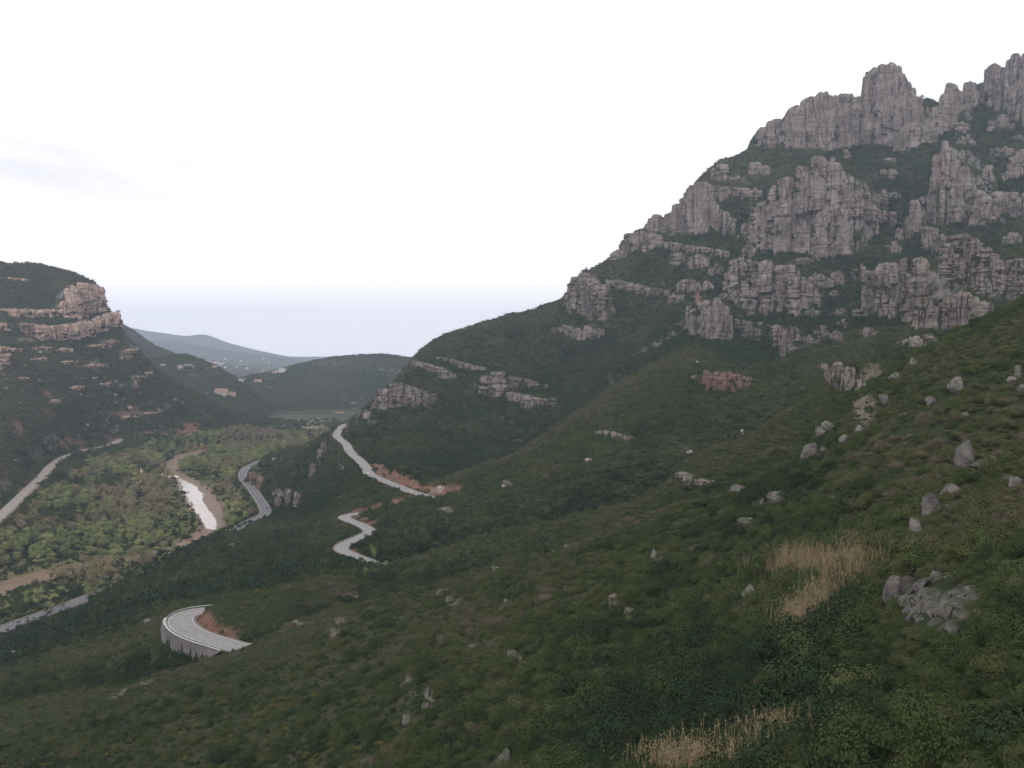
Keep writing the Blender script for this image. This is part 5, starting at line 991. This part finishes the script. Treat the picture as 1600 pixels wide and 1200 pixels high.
# ---- reeds
def reed_bed(spans, n, hgt, lb, seed):
    r = random.Random(seed); v = []; f = []; o = None
    for _ in range(n):
        x0, x1, y0, y1 = r.choice(spans); px = r.gauss((x0 + x1) / 2, (x1 - x0) * .36); py = r.gauss((y0 + y1) / 2, (y1 - y0) * .45); p = hit(px, py)
        if o is None: o = p
        b = Vector((p[0] - o[0] + r.gauss(0, .25), p[1] - o[1] + r.gauss(0, .25), p[2] - o[2])); h = hgt * r.choice((.35, .5, .65, .8, .95, 1.1)) * r.uniform(.85, 1.15)
        a = r.uniform(0, 6.28); ln = Vector((r.gauss(0, .13), r.gauss(0, .13), 1)) * h; wv_ = Vector((math.cos(a), math.sin(a), 0)) * .022
        k = len(v); tip = b + ln + Vector((r.gauss(0, .15), r.gauss(0, .15), 0)) * h * .5
        v += [b - wv_, b + wv_, b + ln * .7 + wv_ * .8, b + ln * .7 - wv_ * .8, tip]; f += [(k, k + 1, k + 2, k + 3), (k + 3, k + 2, k + 4)]
        for q in range(3):
            t = r.uniform(.35, .95); c = b + ln * t; an = r.uniform(0, 6.28); dr = Vector((math.cos(an), math.sin(an), r.uniform(-.1, .9))) * r.uniform(.25, .6); w2 = Vector((-math.sin(an), math.cos(an), 0)) * .028
            k = len(v); v += [c - w2, c + w2, c + dr]; f.append((k, k + 1, k + 2))
    add('reed_bed', mesh('reed_bed', v, f, [M_reed], False), loc=up(o), label=lb, cat='reeds')
reed_bed([(1200, 1250, 892, 908), (1240, 1300, 890, 908), (1295, 1350, 895, 918), (1200, 1350, 890, 905)], 2100, 4.2, 'large stand of dry golden reeds in the near scrub', 1)
reed_bed([(1330, 1345, 885, 900)], 60, 5.2, 'single tall tuft of golden reed at the end of the large stand', 2)
reed_bed([(1222, 1262, 975, 1000), (1250, 1300, 940, 975), (1262, 1320, 930, 955), (1225, 1285, 965, 992)], 1300, 3.4, 'second stand of dry reeds below the large one', 3)
reed_bed([(1050, 1150, 1190, 1215), (1000, 1090, 1195, 1220)], 700, 3.0, 'dry reeds at the bottom edge right of centre', 4)
reed_bed([(1155, 1235, 1150, 1175)], 380, 2.8, 'loose dry reeds just above the bottom edge reeds', 5)
reed_bed([(1176, 1205, 1070, 1090)], 90, 1.6, 'thin grey tuft of reeds in the dark scrub', 6)

# ------------------------------------------------------------------ buildings
def house(name, p, w_, l_, h_, yaw, roof, wall_m, lb, grp=None, win=True):
    e = add(name, None, loc=up(p), rot=(0, 0, yaw), label=lb, cat='building', group=grp)
    a, b = w_ / 2, l_ / 2
    v = [(-a, -b, -2), (a, -b, -2), (a, b, -2), (-a, b, -2), (-a, -b, h_), (a, -b, h_), (a, b, h_), (-a, b, h_)]; f = [(0, 1, 5, 4), (1, 2, 6, 5), (2, 3, 7, 6), (3, 0, 4, 7)]
    if roof: v += [(-a, 0, h_ + b * .45), (a, 0, h_ + b * .45)]; f += [(4, 7, 8), (5, 9, 6)]
    else: f.append((4, 5, 6, 7))
    add('wall', mesh('wall', v, f, [wall_m], False), e)
    q = .5
    if roof: rv, rf = [(-a - q, -b - q, h_ - .25), (a + q, -b - q, h_ - .25), (a + q, 0, h_ + b * .45 + .12), (-a - q, 0, h_ + b * .45 + .12), (a + q, b + q, h_ - .25), (-a - q, b + q, h_ - .25)], [(0, 1, 2, 3), (3, 2, 4, 5)]
    else: rv, rf = [(-a - .2, -b - .2, h_ + .1), (a + .2, -b - .2, h_ + .1), (a + .2, b + .2, h_ + .1), (-a - .2, b + .2, h_ + .1), (-a - .2, -b - .2, h_ + .5), (a + .2, -b - .2, h_ + .5), (a + .2, b + .2, h_ + .5), (-a - .2, b + .2, h_ + .5)], [(4, 5, 6, 7), (0, 1, 5, 4), (1, 2, 6, 5), (3, 0, 4, 7)]
    add('roof', mesh('roof', rv, rf, [M_tile if roof else wall_m], False), e)
    if win:
        wm = mesh('window', [(-.6, -.06, -.8), (.6, -.06, -.8), (.6, -.06, .8), (-.6, -.06, .8), (-.6, .05, -.8), (.6, .05, -.8), (.6, .05, .8), (-.6, .05, .8)], [(0, 1, 2, 3), (0, 4, 5, 1), (1, 5, 6, 2), (2, 6, 7, 3), (3, 7, 4, 0)], [M_pane], False)
        for zz in np.arange(1.6, h_ - .6, 3):
            for xx in np.arange(-a + 1.8, a - 1, 3.2): add('window', wm, e, (xx, -b, zz))
    return e
def far_hit(px, py, d0, d1):
    for d in np.arange(d0, d1, 8):
        q = at(px, py, d)
        if far_z(q[0], d) > q[2]: return q
    return at(px, py, d1)
for px, py, w_, l_, h_, rf, wm, lb in [(442, 581, 22, 14, 11, False, M_white, 'white block of a house on the far saddle'), (434, 582, 16, 10, 6, True, M_white, 'low white house left of the block on the far saddle'), (428, 583, 12, 8, 5, True, M_cream, 'small cream house at the left end of the saddle group'), (409, 584, 16, 9, 6, True, M_white, 'white farmhouse left of the saddle group'), (403, 597, 24, 10, 7, True, M_cream, 'long cream farmhouse below the saddle'), (396, 600, 16, 9, 5, True, M_cream, 'cream barn beside the long farmhouse'), (376, 596, 14, 9, 6, True, M_white, 'white house on the far hill edge'), (381, 594, 10, 7, 5, True, M_white, 'small white house on the far hill edge'), (335, 575, 12, 8, 5, True, M_cream, 'cream hut on the crest of the far rocky hill'),
        (346, 618, 30, 18, 13, True, M_cream, 'large tan quarry building on the shoulder of the rocky hill'), (361, 620, 22, 14, 9, True, M_cream, 'lower wing right of the tan quarry building'), (350, 621, 8, 8, 7, False, M_white, 'white silo block in front of the tan quarry building'), (322, 618, 12, 8, 5, True, M_cream, 'small shed left of the tan quarry building'), (489, 668, 6, 4, 3, False, M_white, 'tiny white hut in the pale field'), (552, 632, 14, 8, 5, True, M_cream, 'pinkish house alone on the foot of the wooded hill'), (530, 648, 20, 10, 6, True, M_cream, 'pinkish long shed at the edge of the valley field')]:
    p = far_hit(px, py, 2160, 4200); house('farmhouse', p, w_, l_, h_, (px % 7) * .12 - .3, rf, wm, lb)
g = random.Random(3)
for k in range(95):
    if k < 65: px = g.gauss(315, 20); py = np.interp(px, [270, 300, 345, 380], [556, 561, 567, 572]) + abs(g.gauss(0, 2.2))
    else: px = g.uniform(260, 430); py = g.uniform(558, 580)
    if px < 268: continue
    p = far_hit(px, py, 3950, 8800); s_ = g.uniform(.7, 1.2)
    house('town_house', p, 14 * s_, 10 * s_, g.uniform(5, 10), g.uniform(-.6, .6), g.random() < .55, g.choice((M_white, M_white, M_cream)), 'pale house in the hazy distant town', 'houses of the distant town', False)

# ------------------------------------------------------------------ vehicles
M_tyre = simple('tyre', (.03, .03, .03)); M_glass = simple('car_glass', (.03, .035, .04), .1, .6)
def car(p, yaw, paint, lb):
    e = add('car', None, loc=p, rot=(0, 0, yaw), label=lb, cat='car')
    pr = [(-2.1, .35), (-2.1, .85), (-1.6, .98), (-.9, 1.0), (.85, .98), (1.6, .9), (2.1, .7), (2.1, .35)]
    v = [(x, s * .86, z) for s in (-1, 1) for x, z in pr]; n = len(pr)
    add('body', mesh('body', v, [tuple(range(n))[::-1], tuple(range(n, 2 * n))] + [(i, (i + 1) % n, n + (i + 1) % n, n + i) for i in range(n)], [paint], False), e)
    cb = [(-1.7, .95), (-1.2, 1.45), (.25, 1.47), (1.0, .95)]; v = [(x, s * (.82 if z < 1 else .66), z) for s in (-1, 1) for x, z in cb]
    add('window', mesh('window', v, [(3, 2, 1, 0), (4, 5, 6, 7), (0, 1, 5, 4), (2, 3, 7, 6)], [M_glass], False), e)
    add('roof', mesh('roof', [(-1.2, -.68, 1.47), (.25, -.68, 1.49), (.25, .68, 1.49), (-1.2, .68, 1.47), (-.5, 0, 1.53)], [(0, 1, 4), (1, 2, 4), (2, 3, 4), (3, 0, 4)], [paint], False), e)
    wv_ = []; wf = []; tube(wv_, wf, Vector((0, -.1, 0)), Vector((0, .1, 0)), .33, .33, 14); wf += [tuple(range(14))[::-1], tuple(range(14, 28))]
    wm = mesh('wheel', wv_, wf, [M_tyre], False)
    for x in (-1.3, 1.35):
        for y in (-.8, .8): add('wheel', wm, e, (x, y, .33))
def on_road(P, i, off):
    n = normals2(P); t = P[i + 1] - P[i]; return (P[i, 0] + n[i, 0] * off, P[i, 1] + n[i, 1] * off, P[i, 2] + CZ + .03), math.atan2(t[1], t[0])
ih = int(np.argmin(np.hypot(*(np.array(proj(HW[:, 0], HW[:, 1], HW[:, 2])) - np.array([[415], [794]]))))); p, yw = on_road(HW, ih, -2.4); car(p, yw, simple('black_paint', (.02, .02, .025), .3, .5), 'dark car on the valley highway below the rock cutting')
i3 = int(np.argmin(np.hypot(*(np.array(proj(R3[:, 0], R3[:, 1], R3[:, 2])) - np.array([[578], [740]]))))); p, yw = on_road(R3, i3, 2.0); car(p, yw, simple('white_paint', (.8, .8, .8), .3, .5), 'white car on the upper road above the valley')

# ------------------------------------------------------------------ haze
hb = [(sx * 13000, y, z) for z in (-232 + CZ, 590 + CZ) for sx, y in ((-1, -600), (1, -600), (1, 16400), (-1, 16400))]
hm = bpy.data.materials.new('air_haze'); hm.use_nodes = True; ht = hm.node_tree; ht.nodes.clear()
ho = ht.nodes.new('ShaderNodeOutputMaterial'); hv = ht.nodes.new('ShaderNodeVolumePrincipled'); ht.links.new(hv.outputs[0], ho.inputs['Volume'])
hv.inputs['Color'].default_value = (.67, .795, 1.0, 1); hv.inputs['Density'].default_value = 6.4e-5; hv.inputs['Anisotropy'].default_value = .05
if 'nohaze' not in QUICK:
    add('haze', mesh('haze', hb, [(3, 2, 1, 0), (4, 5, 6, 7), (0, 1, 5, 4), (1, 2, 6, 5), (2, 3, 7, 6), (3, 0, 4, 7)], [hm], False), label='thin blue haze filling the valley air', cat='haze', kind='stuff')
